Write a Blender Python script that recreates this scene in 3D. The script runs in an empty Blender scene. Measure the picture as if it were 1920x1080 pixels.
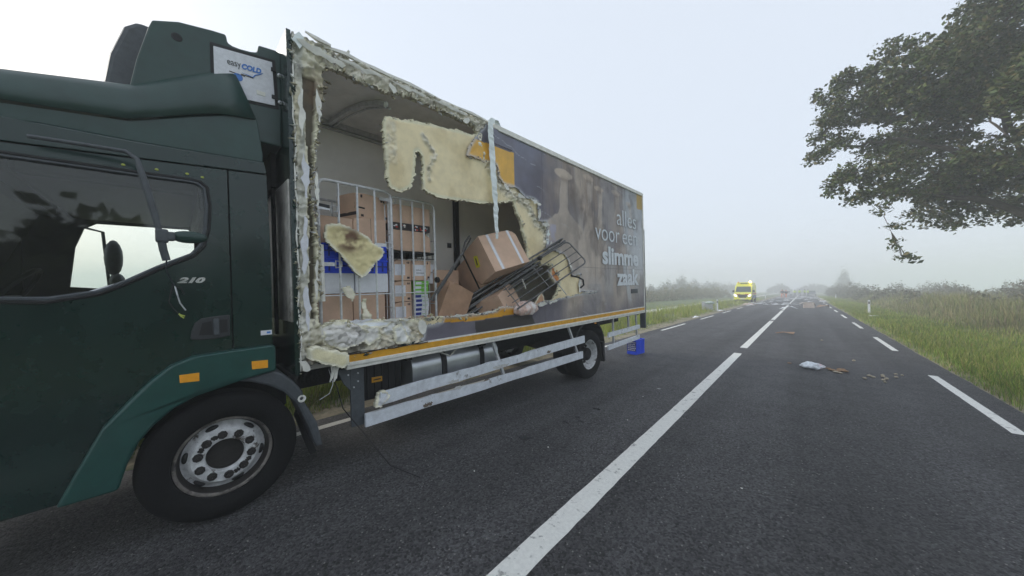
import bpy, bmesh, math, random
import numpy as np
from mathutils import Vector, Matrix, Euler
from mathutils.geometry import tessellate_polygon

random.seed(7); rng = np.random.default_rng(7)
sc = bpy.context.scene
COL = sc.collection

# ---------------------------------------------------------------- camera
CAM_YAW, CAM_PITCH, CAM_ROLL, CAM_H = .7349, .0106, -.0057, 1.7122
cy_, sy_ = math.cos(CAM_YAW), math.sin(CAM_YAW)
f0 = Vector((-sy_, cy_, 0)); r0 = Vector((cy_, sy_, 0)); u0 = Vector((0, 0, 1))
f1 = f0*math.cos(CAM_PITCH) + u0*math.sin(CAM_PITCH); u1 = -f0*math.sin(CAM_PITCH) + u0*math.cos(CAM_PITCH)
r2 = r0*math.cos(CAM_ROLL) + u1*math.sin(CAM_ROLL); u2 = -r0*math.sin(CAM_ROLL) + u1*math.cos(CAM_ROLL)
cam_data = bpy.data.cameras.new('camera'); cam = bpy.data.objects.new('camera', cam_data); COL.objects.link(cam)
m = Matrix.Identity(4)
for i in range(3):
    m[i][0] = r2[i]; m[i][1] = u2[i]; m[i][2] = -f1[i]
m[0][3], m[1][3], m[2][3] = 0, 0, CAM_H
cam.matrix_world = m
cam_data.sensor_width = 36; cam_data.lens = 606/1920*36; cam_data.clip_end = 3000; cam_data.clip_start = .05
sc.camera = cam

# ---------------------------------------------------------------- sky, sun, exposure
SUN_EL, SUN_AZ = math.radians(24), math.radians(-112)     # azimuth from +Y towards +X: low, to the left behind the truck
world = bpy.data.worlds.new('World'); sc.world = world; world.use_nodes = True
wn = world.node_tree; wn.nodes.clear()
wo = wn.nodes.new('ShaderNodeOutputWorld'); bg = wn.nodes.new('ShaderNodeBackground')
sky = wn.nodes.new('ShaderNodeTexSky'); sky.sky_type = 'NISHITA'; sky.sun_disc = False
sky.sun_elevation = SUN_EL; sky.sun_rotation = SUN_AZ; sky.air_density = 1.0; sky.dust_density = 3.0; sky.ozone_density = 1.5
mx = wn.nodes.new('ShaderNodeMix'); mx.data_type = 'RGBA'; mx.inputs[0].default_value = .77
mx.inputs[7].default_value = (6.15, 6.65, 7.4, 1)          # the milky veil of the fog layer above
wn.links.new(sky.outputs[0], mx.inputs[6]); wn.links.new(mx.outputs[2], bg.inputs[0])
bg.inputs[1].default_value = .094
wn.links.new(bg.outputs[0], wo.inputs[0])
sd = bpy.data.lights.new('sun', 'SUN'); sd.energy = 1.15; sd.angle = math.radians(14); sd.color = (1, .95, .88)
so = bpy.data.objects.new('sun', sd); COL.objects.link(so)
sun_dir = Vector((math.sin(SUN_AZ)*math.cos(SUN_EL), math.cos(SUN_AZ)*math.cos(SUN_EL), math.sin(SUN_EL)))
so.rotation_euler = sun_dir.to_track_quat('Z', 'Y').to_euler()
sc.view_settings.view_transform = 'Standard'; sc.view_settings.look = 'None'
sc.view_settings.exposure = .74; sc.view_settings.gamma = 1; sc.view_settings.use_curve_mapping = False
sc.cycles.diffuse_bounces = 10; sc.cycles.volume_bounces = 6; sc.cycles.volume_step_rate = 4; sc.cycles.max_bounces = 12
sc.cycles.transparent_max_bounces = 12

# ---------------------------------------------------------------- helpers
def mat(name, col, rough=.6, metal=0, ns=12, na=.18, bump=0, bs=60, vcol=False, coat=0, col2=None, thr=None, spec=.5, detail=6, rvar=.12):
    m = bpy.data.materials.new(name); m.use_nodes = True; nt = m.node_tree; N = nt.nodes; L = nt.links
    b = N['Principled BSDF']; tc = N.new('ShaderNodeTexCoord')
    n1 = N.new('ShaderNodeTexNoise'); n1.inputs['Scale'].default_value = ns; n1.inputs['Detail'].default_value = detail
    n1.inputs['Roughness'].default_value = .65
    L.new(tc.outputs['Object'], n1.inputs['Vector'])
    base = None
    if vcol:
        a = N.new('ShaderNodeAttribute'); a.attribute_name = 'Col'; base = a.outputs['Color']
    else:
        c = N.new('ShaderNodeRGB'); c.outputs[0].default_value = (*col, 1); base = c.outputs[0]
    mr = N.new('ShaderNodeMapRange'); mr.inputs[1].default_value = .3; mr.inputs[2].default_value = .7
    mr.inputs[3].default_value = 1-na; mr.inputs[4].default_value = 1+na*.6
    L.new(n1.outputs[0], mr.inputs[0])
    mul = N.new('ShaderNodeMix'); mul.data_type = 'RGBA'; mul.blend_type = 'MULTIPLY'; mul.inputs[0].default_value = 1
    L.new(base, mul.inputs[6]); L.new(mr.outputs[0], mul.inputs[7]); out = mul.outputs[2]
    if col2 is not None:
        n2 = N.new('ShaderNodeTexNoise'); n2.inputs['Scale'].default_value = ns*.35; n2.inputs['Detail'].default_value = 8
        n2.inputs['Roughness'].default_value = .7
        mp = N.new('ShaderNodeMapping'); mp.inputs['Location'].default_value = (3.1, 7.7, 1.3)
        L.new(tc.outputs['Object'], mp.inputs[0]); L.new(mp.outputs[0], n2.inputs['Vector'])
        r = N.new('ShaderNodeMapRange'); t = thr or (.52, .62)
        r.inputs[1].default_value = t[0]; r.inputs[2].default_value = t[1]
        L.new(n2.outputs[0], r.inputs[0])
        k = N.new('ShaderNodeMix'); k.data_type = 'RGBA'; k.inputs[7].default_value = (*col2, 1)
        L.new(r.outputs[0], k.inputs[0]); L.new(out, k.inputs[6]); out = k.outputs[2]
    L.new(out, b.inputs['Base Color'])
    rr = N.new('ShaderNodeMapRange'); rr.inputs[3].default_value = max(0, rough-.1); rr.inputs[4].default_value = min(1, rough+rvar)
    L.new(n1.outputs[0], rr.inputs[0]); L.new(rr.outputs[0], b.inputs['Roughness'])
    b.inputs['Metallic'].default_value = metal; b.inputs['Specular IOR Level'].default_value = spec
    if coat: b.inputs['Coat Weight'].default_value = coat; b.inputs['Coat Roughness'].default_value = .12
    if bump:
        n3 = N.new('ShaderNodeTexNoise'); n3.inputs['Scale'].default_value = bs; n3.inputs['Detail'].default_value = 5
        L.new(tc.outputs['Object'], n3.inputs['Vector'])
        bp = N.new('ShaderNodeBump'); bp.inputs['Strength'].default_value = bump; bp.inputs['Distance'].default_value = .02
        L.new(n3.outputs[0], bp.inputs['Height']); L.new(bp.outputs[0], b.inputs['Normal'])
    return m

class B:
    """collects primitives into one mesh"""
    def __init__(s): s.v = []; s.f = []; s.c = []
    def add(s, vs, fs):
        o = len(s.v); s.v += [tuple(v) for v in vs]; s.f += [tuple(i+o for i in f) for f in fs]
    def box(s, c, d, R=None):
        x, y, z = d[0]/2, d[1]/2, d[2]/2
        vs = [Vector((i*x, j*y, k*z)) for i in (-1, 1) for j in (-1, 1) for k in (-1, 1)]
        if R is not None: vs = [R @ v for v in vs]
        vs = [v+Vector(c) for v in vs]
        s.add(vs, [(0, 1, 3, 2), (4, 6, 7, 5), (0, 4, 5, 1), (2, 3, 7, 6), (0, 2, 6, 4), (1, 5, 7, 3)]); return s
    def bb(s, x0, x1, y0, y1, z0, z1):
        return s.box(((x0+x1)/2, (y0+y1)/2, (z0+z1)/2), (abs(x1-x0), abs(y1-y0), abs(z1-z0)))
    def prism(s, poly, x0, x1, axis=0, hole=None):
        """poly in the plane across the axis, extruded from x0 to x1. axis 0: (y,z); axis 2: (x,y); axis 1: (x,z)"""
        def P(p, t): return (t, p[0], p[1]) if axis == 0 else ((p[0], t, p[1]) if axis == 1 else (p[0], p[1], t))
        loops = [poly] + ([hole] if hole else [])
        allp = [p for l in loops for p in l]; n = len(allp)
        tris = tessellate_polygon([[Vector((p[0], p[1], 0)) for p in l] for l in loops])
        s.add([P(p, x0) for p in allp]+[P(p, x1) for p in allp],
              [tuple(t) for t in tris]+[tuple(i+n for i in reversed(t)) for t in tris]
              + [(b+i, b+(i+1) % len(l), b+(i+1) % len(l)+n, b+i+n) for l, b in zip(loops, [0, len(poly)]) for i in range(len(l))])
        return s
    def tube(s, pts, r, seg=8, closed=False, rs=None):
        pts = [Vector(p) for p in pts]; n = len(pts); rings = []
        prev = None
        for i, p in enumerate(pts):
            a = pts[i-1] if (i > 0 or closed) else p; b = pts[(i+1) % n] if (i < n-1 or closed) else p
            t = (b-a).normalized() if (b-a).length > 1e-9 else Vector((0, 0, 1))
            if prev is None:
                u = t.orthogonal().normalized()
            else:
                u = (prev-t*prev.dot(t)); u = u.normalized() if u.length > 1e-6 else t.orthogonal().normalized()
            prev = u; w = t.cross(u); R = rs[i] if rs else r
            rings.append([p+(u*math.cos(q)+w*math.sin(q))*R for q in [2*math.pi*k/seg for k in range(seg)]])
        vs = [v for g in rings for v in g]; fs = []
        for i in range(n if closed else n-1):
            j = (i+1) % n
            for k in range(seg): fs.append((i*seg+k, i*seg+(k+1) % seg, j*seg+(k+1) % seg, j*seg+k))
        if not closed: fs.append(tuple(range(seg-1, -1, -1))); fs.append(tuple((n-1)*seg+k for k in range(seg)))
        s.add(vs, fs); return s
    def lathe(s, prof, c=(0, 0, 0), seg=48, axis=0):
        """prof = [(t, r)] along the axis"""
        vs = []; fs = []
        for t, r in prof:
            for k in range(seg):
                q = 2*math.pi*k/seg; a, b = r*math.cos(q), r*math.sin(q)
                p = (t, a, b) if axis == 0 else ((a, t, b) if axis == 1 else (a, b, t))
                vs.append((p[0]+c[0], p[1]+c[1], p[2]+c[2]))
        for i in range(len(prof)-1):
            for k in range(seg): fs.append((i*seg+k, i*seg+(k+1) % seg, (i+1)*seg+(k+1) % seg, (i+1)*seg+k))
        s.add(vs, fs); return s
    def blob(s, c, r, amp=.2, seg=10, seed=0):
        rd = random.Random(seed); vs = []; fs = []
        for i in range(1, seg):
            for k in range(seg*2):
                th = math.pi*i/seg; ph = math.pi*k/seg; q = 1+rd.uniform(-amp, amp)
                vs.append((c[0]+r[0]*q*math.sin(th)*math.cos(ph), c[1]+r[1]*q*math.sin(th)*math.sin(ph), c[2]+r[2]*q*math.cos(th)))
        n = seg*2; vs += [(c[0], c[1], c[2]+r[2]), (c[0], c[1], c[2]-r[2])]
        for i in range(seg-2):
            for k in range(n): fs.append((i*n+k, i*n+(k+1) % n, (i+1)*n+(k+1) % n, (i+1)*n+k))
        for k in range(n):
            fs.append((len(vs)-2, (k+1) % n, k)); fs.append((len(vs)-1, (seg-2)*n+k, (seg-2)*n+(k+1) % n))
        s.add(vs, fs); return s
    def build(s, name, m, parent=None, smooth=False, bevel=0, M=None, bseg=2, label=None, cat=None, group=None, kind=None, loc=None, rot=None):
        me = bpy.data.meshes.new(name); me.from_pydata(s.v, [], s.f); me.update()
        if m: me.materials.append(m)
        bm = bmesh.new(); bm.from_mesh(me); bmesh.ops.recalc_face_normals(bm, faces=bm.faces); bm.to_mesh(me); bm.free()
        o = bpy.data.objects.new(name, me); COL.objects.link(o)
        if smooth:
            for p in me.polygons: p.use_smooth = True
            md = o.modifiers.new('split', 'EDGE_SPLIT'); md.split_angle = math.radians(38)
        if bevel:
            md = o.modifiers.new('bevel', 'BEVEL'); md.width = bevel; md.segments = bseg; md.limit_method = 'ANGLE'; md.angle_limit = math.radians(40)
            if not smooth:
                for p in me.polygons: p.use_smooth = False
        if parent: o.parent = parent
        if M is not None: o.matrix_local = M
        if loc: o.location = loc
        if rot: o.rotation_euler = rot
        tag(o, label, cat, group, kind)
        return o

def tag(o, label=None, cat=None, group=None, kind=None):
    if label: o['label'] = label
    if cat: o['category'] = cat
    if group: o['group'] = group
    if kind: o['kind'] = kind
    return o
def empty(name, M=None, label=None, cat=None, group=None):
    o = bpy.data.objects.new(name, None); COL.objects.link(o); o.empty_display_size = .2
    if M is not None: o.matrix_world = M
    return tag(o, label, cat, group)
def np_mesh(name, V, F, m, parent=None, col=None, smooth=False, **kw):
    """V (n,3), F (k,4) or (k,3) numpy arrays"""
    me = bpy.data.meshes.new(name); V = np.asarray(V, np.float32); F = np.asarray(F, np.int32); k = F.shape[1]
    me.vertices.add(len(V)); me.vertices.foreach_set('co', V.ravel())
    me.loops.add(F.size); me.loops.foreach_set('vertex_index', F.ravel())
    me.polygons.add(len(F)); me.polygons.foreach_set('loop_start', np.arange(len(F), dtype=np.int32)*k)
    me.polygons.foreach_set('loop_total', np.full(len(F), k, np.int32))
    if smooth: me.polygons.foreach_set('use_smooth', np.ones(len(F), bool))
    me.update(calc_edges=True)
    if col is not None:
        a = me.color_attributes.new('Col', 'FLOAT_COLOR', 'POINT')
        c = np.ones((len(V), 4), np.float32); c[:, :3] = col; a.data.foreach_set('color', c.ravel())
    if m: me.materials.append(m)
    o = bpy.data.objects.new(name, me); COL.objects.link(o)
    if parent: o.parent = parent
    return tag(o, **kw)
def RX(a): return Matrix.Rotation(a, 4, 'X')
def RY(a): return Matrix.Rotation(a, 4, 'Y')
def RZ(a): return Matrix.Rotation(a, 4, 'Z')
def TR(*p): return Matrix.Translation(p)
def hash2(ix, iy, s):
    h = (ix.astype(np.int64)*374761393 + iy.astype(np.int64)*668265263 + s*1442695041) & 0xffffffff
    h = ((h ^ (h >> 13))*1274126177) & 0xffffffff
    return ((h ^ (h >> 16)) & 0xffff)/65535.0
def vn(x, y, s=0):
    ix, iy = np.floor(x), np.floor(y); fx, fy = x-ix, y-iy; fx = fx*fx*(3-2*fx); fy = fy*fy*(3-2*fy)
    a = hash2(ix, iy, s); b = hash2(ix+1, iy, s); c = hash2(ix, iy+1, s); d = hash2(ix+1, iy+1, s)
    return (a*(1-fx)+b*fx)*(1-fy)+(c*(1-fx)+d*fx)*fy
def fbm(x, y, sc_=1., oc=4, s=0):
    t = 0; a = .5; tot = 0
    for i in range(oc): t = t+a*vn(x*sc_, y*sc_, s+i*17); tot += a; a *= .5; sc_ *= 2.03
    return t/tot
def inpoly(x, y, poly):
    r = np.zeros(x.shape, bool); n = len(poly)
    for i in range(n):
        x1, y1 = poly[i]; x2, y2 = poly[(i+1) % n]
        c = ((y1 > y) != (y2 > y)); r ^= c & (x < (x2-x1)*(y-y1)/((y2-y1) if y2 != y1 else 1e-9)+x1)
    return r
def dpoly(x, y, poly, closed=True):
    d = np.full(x.shape, 1e9); n = len(poly)
    for i in range(n if closed else n-1):
        x1, y1 = poly[i]; x2, y2 = poly[(i+1) % n]; dx, dy = x2-x1, y2-y1
        t = np.clip(((x-x1)*dx+(y-y1)*dy)/(dx*dx+dy*dy+1e-12), 0, 1)
        d = np.minimum(d, (x-x1-t*dx)**2+(y-y1-t*dy)**2)
    return np.sqrt(d)
def sstep(a, b, t): t = np.clip((t-a)/(b-a), 0, 1); return t*t*(3-2*t)
def text_mesh(body, size, m, name, parent, M, offset=0, extrude=.002, align='LEFT', shear=0, width=None, **kw):
    cu = bpy.data.curves.new(name, 'FONT'); cu.body = body; cu.size = size; cu.offset = offset; cu.extrude = extrude
    cu.align_x = align; cu.shear = shear; cu.resolution_u = 4
    t = bpy.data.objects.new('tmp', cu); COL.objects.link(t)
    bpy.context.view_layer.update()
    dg = bpy.context.evaluated_depsgraph_get(); me = bpy.data.meshes.new_from_object(t.evaluated_get(dg))
    bpy.data.objects.remove(t)
    if width:
        xs = [v.co.x for v in me.vertices]; k = width/(max(xs)-min(xs)); x0 = min(xs)
        for v in me.vertices: v.co.x = (v.co.x-x0)*k
    me.materials.clear(); me.materials.append(m)
    o = bpy.data.objects.new(name, me); COL.objects.link(o); o.parent = parent; o.matrix_local = M
    return tag(o, **kw)
def round_rect(w, h, r, n=5):
    """closed outline centred on 0"""
    p = []
    for cx, cy, a0 in ((w/2-r, h/2-r, 0), (-w/2+r, h/2-r, 90), (-w/2+r, -h/2+r, 180), (w/2-r, -h/2+r, 270)):
        for i in range(n+1):
            a = math.radians(a0+90*i/n); p.append((cx+r*math.cos(a), cy+r*math.sin(a)))
    return p

# ---------------------------------------------------------------- materials
M_green = mat('cab_paint', (.0045, .023, .019), .15, 0, 3, .3, coat=.3, col2=(.008, .030, .026), thr=(.45, .75), spec=.4, rvar=.22)
M_green_mat = mat('deflector_paint', (.018, .052, .045), .34, 0, 4, .3, bump=.03, bs=80)
M_fender = mat('fender_paint', (.012, .068, .058), .32, 0, 6, .25, col2=(.022, .072, .064), thr=(.5, .8))
M_floor = mat('floor_plate', (.55, .54, .5), .6, 0, 6, .2)
M_guard = mat('grey_plastic', (.07, .08, .09), .5, 0, 20, .3, bump=.1)
M_black = mat('black_plastic', (.008, .008, .009), .65, 0, 20, .4)
M_rubber = mat('tyre_rubber', (.005, .005, .0055), .85, 0, 14, .4, bump=.15, bs=90, spec=.25)
M_chassis = mat('chassis_dirt', (.010, .010, .010), .85, 0, 9, .5, bump=.3, bs=40, col2=(.03, .026, .021), thr=(.55, .75))
M_steelw = mat('worn_rim_paint', (.66, .67, .68), .42, .1, 18, .35, bump=.15, bs=60, col2=(.09, .075, .065), thr=(.57, .62))
M_rimdark = mat('rim_grime', (.022, .019, .017), .7, .1, 30, .5, bump=.2)
M_alu = mat('aluminium_rail', (.78, .82, .88), .42, .2, 9, .2, col2=(.30, .31, .32), thr=(.6, .66))
M_galv = mat('galvanised_tube', (.6, .61, .63), .35, .35, 25, .25)
M_darktube = mat('dull_steel_tube', (.15, .15, .15), .42, .4, 25, .4)
M_tank = mat('tank_metal', (.50, .52, .55), .30, .75, 3, .25, bump=.02)
M_yellow = mat('yellow_reflective_strip', (.72, .36, .025), .4, 0, 7, .25, col2=(.25, .16, .06), thr=(.62, .68))
M_cream = mat('cream_trim', (.80, .79, .73), .55, 0, 10, .2)
M_skin = mat('printed_panel', (1, 1, 1), .38, 0, 4, .18, vcol=True, coat=.25)
M_foam = mat('torn_foam', (1, 1, 1), .9, 0, 12, .10, bump=.10, bs=40, vcol=True, detail=8)
M_white = mat('white_liner', (.96, .95, .92), .5, 0, 2.5, .1, col2=(.6, .6, .57), thr=(.58, .78))
M_ceiling = mat('grey_ceiling', (.94, .93, .91), .6, 0, 3, .2)
M_foam2 = mat('clean_foam', (1, 1, 1), .85, 0, 14, .12, bump=.25, bs=90, vcol=True, detail=6)
M_card = mat('cardboard', (.64, .44, .32), .8, 0, 6, .14, bump=.05, bs=50)
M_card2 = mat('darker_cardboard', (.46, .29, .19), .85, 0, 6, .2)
M_tape = mat('clear_tape', (.62, .52, .48), .3, 0, 10, .1)
M_ink = mat('dark_ink', (.04, .03, .03), .7)
M_paper = mat('white_paper', (.74, .75, .8), .7, 0, 30, .12)
M_whitebox = mat('white_foam_box', (.78, .8, .84), .6, 0, 14, .08)
M_blue = mat('blue_plastic', (.012, .075, .80), .38, 0, 8, .2)
M_bluedark = mat('dark_blue_plastic', (.006, .025, .25), .45, 0, 8, .3)
M_amber = mat('amber_reflector', (.9, .38, .02), .3, 0, 30, .1)
M_lime = mat('yellow_label', (.75, .7, .03), .5)
M_greenbox = mat('green_carton', (.2, .55, .06), .5)
M_letter = mat('pale_lettering', (.74, .78, .82), .5, 0, 10, .12)
M_chrome = mat('chrome_lettering', (.7, .7, .7), .2, .9)
M_bluetext = mat('blue_print', (.05, .2, .6), .4)
M_bag = mat('cloudy_plastic_bag', (.72, .50, .42), .25, 0, 16, .3, bump=.6, bs=30, col2=(.8, .76, .74), thr=(.45, .6))
M_skinw = mat('milky_strip', (.84, .9, .9), .5, 0, 10, .1)
M_rust = mat('rusty_stain', (.3, .14, .06), .9)
M_wire = mat('yellow_green_wire', (.45, .5, .1), .5)
def glass(name, tint=(.8, .9, .85), a=.18):
    m = bpy.data.materials.new(name); m.use_nodes = True; N = m.node_tree.nodes; L = m.node_tree.links; N.clear()
    o = N.new('ShaderNodeOutputMaterial'); mix = N.new('ShaderNodeMixShader'); t = N.new('ShaderNodeBsdfTransparent'); g = N.new('ShaderNodeBsdfGlossy')
    fr = N.new('ShaderNodeFresnel'); fr.inputs[0].default_value = 1.5
    g.inputs['Roughness'].default_value = .03; t.inputs[0].default_value = (*tint, 1)
    L.new(fr.outputs[0], mix.inputs[0]); L.new(t.outputs[0], mix.inputs[1]); L.new(g.outputs[0], mix.inputs[2]); L.new(mix.outputs[0], o.inputs[0])
    return m
M_glass = glass('window_glass', (.95, .98, .96))
def emis(name, col, s):
    m = bpy.data.materials.new(name); m.use_nodes = True; b = m.node_tree.nodes['Principled BSDF']
    b.inputs['Base Color'].default_value = (*col, 1); b.inputs['Emission Color'].default_value = (*col, 1); b.inputs['Emission Strength'].default_value = s
    return m

M_redprint = mat('red_print', (.5, .06, .04), .6)
# outlines of the damage in metres on the side wall (y towards the tail, z up)
HOLE_SKIN = [(0.851, 3.99), (3.025, 3.992), (3.058, 3.84), (2.971, 3.769), (2.873, 3.629), (2.784, 3.497), (2.726, 3.365), (2.886, 3.374), (3.014, 3.361), (3.129, 3.382), (3.259, 3.385), (3.291, 3.241), (3.355, 3.17), (3.466, 3.141), (3.609, 3.155), (3.728, 3.094), (3.848, 3.034), (4.011, 3.051), (4.146, 3.02), (4.135, 2.714), (4.348, 2.735), (4.356, 2.551), (4.318, 2.305), (4.416, 2.268), (4.639, 2.273), (4.841, 2.229), (4.952, 2.132), (5.012, 1.973), (5.075, 1.84), (5.198, 1.87), (5.342, 1.89), (5.3, 1.733), (5.293, 1.575), (5.914, 1.542), (5.291, 1.521), (4.927, 1.492), (4.609, 1.469), (4.386, 1.435), (4.177, 1.437), (4.016, 1.396), (3.976, 1.349), (3.863, 1.356), (3.477, 1.409), (3.241, 1.413), (3.193, 1.372), (2.895, 1.351), (2.625, 1.353), (2.326, 1.358), (2.31, 1.303), (2.082, 1.271), (2.052, 1.151), (2.003, 1.078), (1.219, 1.009), (0.779, 0.995)]
HOLE_CORE = [(1.112, 3.735), (1.248, 3.769), (1.402, 3.746), (1.568, 3.76), (1.712, 3.749), (1.892, 3.805), (2.098, 3.811), (2.3, 3.79), (2.551, 3.812), (2.87, 3.802), (2.931, 3.724), (2.84, 3.681), (2.295, 3.62), (2.005, 3.562), (1.688, 3.501), (1.669, 3.423), (1.68, 3.194), (1.692, 3.015), (1.688, 2.87), (1.726, 2.772), (1.838, 2.746), (1.965, 2.821), (2.007, 2.924), (2.024, 3.076), (2.029, 3.238), (2.062, 3.255), (2.101, 3.216), (2.122, 3.107), (2.114, 2.829), (2.199, 2.788), (2.366, 2.775), (2.568, 2.791), (2.844, 2.805), (3.149, 2.835), (3.45, 2.896), (3.607, 2.958), (3.681, 2.764), (3.755, 2.687), (3.78, 2.545), (3.852, 2.407), (3.891, 2.247), (3.875, 2.123), (4.101, 2.024), (4.491, 2.035), (4.666, 1.885), (4.738, 1.73), (4.623, 1.559), (4.484, 1.447), (4.214, 1.426), (4.052, 1.385), (3.897, 1.337), (3.498, 1.388), (3.263, 1.388), (3.16, 1.344), (2.92, 1.334), (2.648, 1.336), (2.347, 1.361), (2.229, 1.365), (2.055, 1.356), (1.862, 1.362), (1.654, 1.381), (1.412, 1.404), (1.216, 1.412), (1.089, 1.405), (1.037, 1.391), (1.034, 1.631), (1.033, 1.919), (1.03, 2.158), (1.011, 2.394), (1.005, 2.678), (1.033, 2.97), (1.075, 3.271), (1.118, 3.626)]
GROOVE = [(0.95, 3.599), (1.049, 3.596), (1.054, 3.455), (1.03, 3.16), (1.015, 2.918), (1.011, 2.394), (1.01, 2.014), (0.992, 1.633), (0.996, 1.443), (0.962, 1.446), (0.953, 1.729), (0.969, 2.059), (0.973, 2.389), (0.978, 2.767), (0.969, 3.046), (0.959, 3.323)]
YELLOW_TOP = [(2.867, 3.627), (3.61, 3.645), (3.616, 3.14), (2.687, 3.101), (2.612, 3.347)]
YELLOW_LOW = [(2.312, 1.385), (2.309, 1.291), (2.773, 1.265), (3.473, 1.29), (3.976, 1.349), (3.505, 1.519), (2.554, 1.431)]
DARK_RECT = [(2.811, 1.255), (3.464, 1.283), (3.911, 1.288), (4.068, 1.016), (2.821, 1.012)]
FOAM_CHUNK = [(1.125, 2.316), (1.241, 2.335), (1.388, 2.294), (1.516, 2.227), (1.574, 2.169), (1.668, 2.123), (1.658, 2.044), (1.58, 1.971), (1.507, 1.885), (1.447, 1.826), (1.377, 1.869), (1.233, 2.052), (1.171, 2.117), (1.11, 2.181), (1.111, 2.236)]
STAIN_CHUNK = [(1.267, 2.215), (1.366, 2.245), (1.4, 2.169), (1.323, 2.127), (1.252, 2.157)]
REEFER = [(-0.049, 3.202), (-0.016, 3.378), (0.045, 3.637), (0.066, 3.703), (0.191, 3.763), (0.384, 3.803), (0.474, 3.814), (0.482, 3.755), (0.525, 3.738), (0.629, 3.756), (0.673, 3.773), (0.685, 3.839), (0.791, 3.853), (0.85, 3.84), (0.826, 3.169)]
PANEL = [(0.393, 3.657), (0.79, 3.728), (0.789, 3.361), (0.515, 3.334)]
REFL = [(0.147, 1.133), (0.249, 1.13), (0.248, 1.069), (0.149, 1.077), (0.547, 1.156), (0.652, 1.149), (0.651, 1.085), (0.549, 1.092)]
CRUMPLE = [(1.038, 1.382), (1.086, 1.406), (1.26, 1.398), (1.371, 1.346), (1.456, 1.268), (1.428, 1.192), (1.302, 1.169), (1.183, 1.152), (1.073, 1.218), (1.032, 1.296)]
BLOCK = [(0.906, 1.206), (0.967, 1.229), (1.216, 1.117), (1.223, 1.042), (1.176, 1.002), (0.923, 1.111)]
SHEET = [(1.206, 1.405), (1.4, 1.402), (1.697, 1.374), (1.644, 1.318), (1.449, 1.307), (1.338, 1.351)]

# ================================================================= THE SETTING
ROAD_L, ROAD_R = -4.86, 2.22
def asphalt():
    m = bpy.data.materials.new('asphalt'); m.use_nodes = True; nt = m.node_tree; N = nt.nodes; L = nt.links; b = N['Principled BSDF']
    tc = N.new('ShaderNodeTexCoord')
    def noise(s, d=4, r=.6, mp=None):
        n = N.new('ShaderNodeTexNoise'); n.inputs['Scale'].default_value = s; n.inputs['Detail'].default_value = d; n.inputs['Roughness'].default_value = r
        L.new(mp or tc.outputs['Object'], n.inputs['Vector']); return n.outputs[0]
    def rng_(x, a, b_, c, d):
        r = N.new('ShaderNodeMapRange'); r.inputs[1].default_value = a; r.inputs[2].default_value = b_; r.inputs[3].default_value = c; r.inputs[4].default_value = d
        L.new(x, r.inputs[0]); return r.outputs[0]
    def mixc(f, a, b_, mode='MIX'):
        k = N.new('ShaderNodeMix'); k.data_type = 'RGBA'; k.blend_type = mode
        for sock, v in ((0, f), (6, a), (7, b_)):
            if isinstance(v, (int, float)): k.inputs[sock].default_value = v
            elif isinstance(v, tuple): k.inputs[sock].default_value = (*v, 1)
            else: L.new(v, k.inputs[sock])
        return k.outputs[2]
    vo = N.new('ShaderNodeTexVoronoi'); vo.inputs['Scale'].default_value = 66; L.new(tc.outputs['Object'], vo.inputs['Vector'])
    bw = N.new('ShaderNodeRGBToBW'); L.new(vo.outputs['Color'], bw.inputs[0])
    stone = rng_(bw.outputs[0], .15, .95, .35, 1.95)
    fine = rng_(noise(190, 3), .35, .7, .6, 1.45)
    sp = N.new('ShaderNodeTexVoronoi'); sp.inputs['Scale'].default_value = 34; L.new(tc.outputs['Object'], sp.inputs['Vector'])
    bw2 = N.new('ShaderNodeRGBToBW'); L.new(sp.outputs['Color'], bw2.inputs[0])
    pale = rng_(bw2.outputs[0], .73, .77, 0, .8)
    dist_ok = rng_(sp.outputs['Distance'], .12, .26, 1, 0)
    pm = N.new('ShaderNodeMath'); pm.operation = 'MULTIPLY'; L.new(pale, pm.inputs[0]); L.new(dist_ok, pm.inputs[1])
    big = rng_(noise(.55, 5, .6), .3, .7, .82, 1.18)
    # wheel tracks and the smoother band between them run along Y
    mp = N.new('ShaderNodeMapping'); mp.inputs['Scale'].default_value = (1.1, .035, 1); L.new(tc.outputs['Object'], mp.inputs[0])
    band = rng_(noise(1.3, 3, .5, mp.outputs[0]), .35, .65, .72, 1.30)
    c = mixc(1.0, (.057, .056, .059), stone, 'MULTIPLY'); c = mixc(1.0, c, fine, 'MULTIPLY'); c = mixc(1.0, c, big, 'MULTIPLY'); c = mixc(1.0, c, band, 'MULTIPLY')
    c = mixc(pm.outputs[0], c, (.34, .33, .31))
    wet = rng_(noise(1.7, 6, .7), .66, .70, 0, .55)
    c = mixc(wet, c, (.016, .016, .018))
    L.new(c, b.inputs['Base Color'])
    L.new(rng_(noise(2.2, 5), .3, .7, .62, .85), b.inputs['Roughness'])
    bp = N.new('ShaderNodeBump'); bp.inputs['Strength'].default_value = .9; bp.inputs['Distance'].default_value = .011
    hm = N.new('ShaderNodeMath'); hm.operation = 'ADD'; L.new(rng_(vo.outputs['Distance'], 0, .6, 1, 0), hm.inputs[0]); L.new(noise(260, 2), hm.inputs[1])
    L.new(hm.outputs[0], bp.inputs['Height']); L.new(bp.outputs[0], b.inputs['Normal'])
    b.inputs['Specular IOR Level'].default_value = .45
    return m
M_asphalt = asphalt()
M_paint = mat('road_paint', (.74, .74, .70), .7, 0, 30, .12, bump=.15, bs=180, col2=(.28, .28, .27), thr=(.58, .66))
M_soil = mat('meadow_soil', (.10, .14, .04), .95, 0, .6, .4, bump=.3, bs=8, col2=(.15, .16, .07), thr=(.45, .65))
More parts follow.
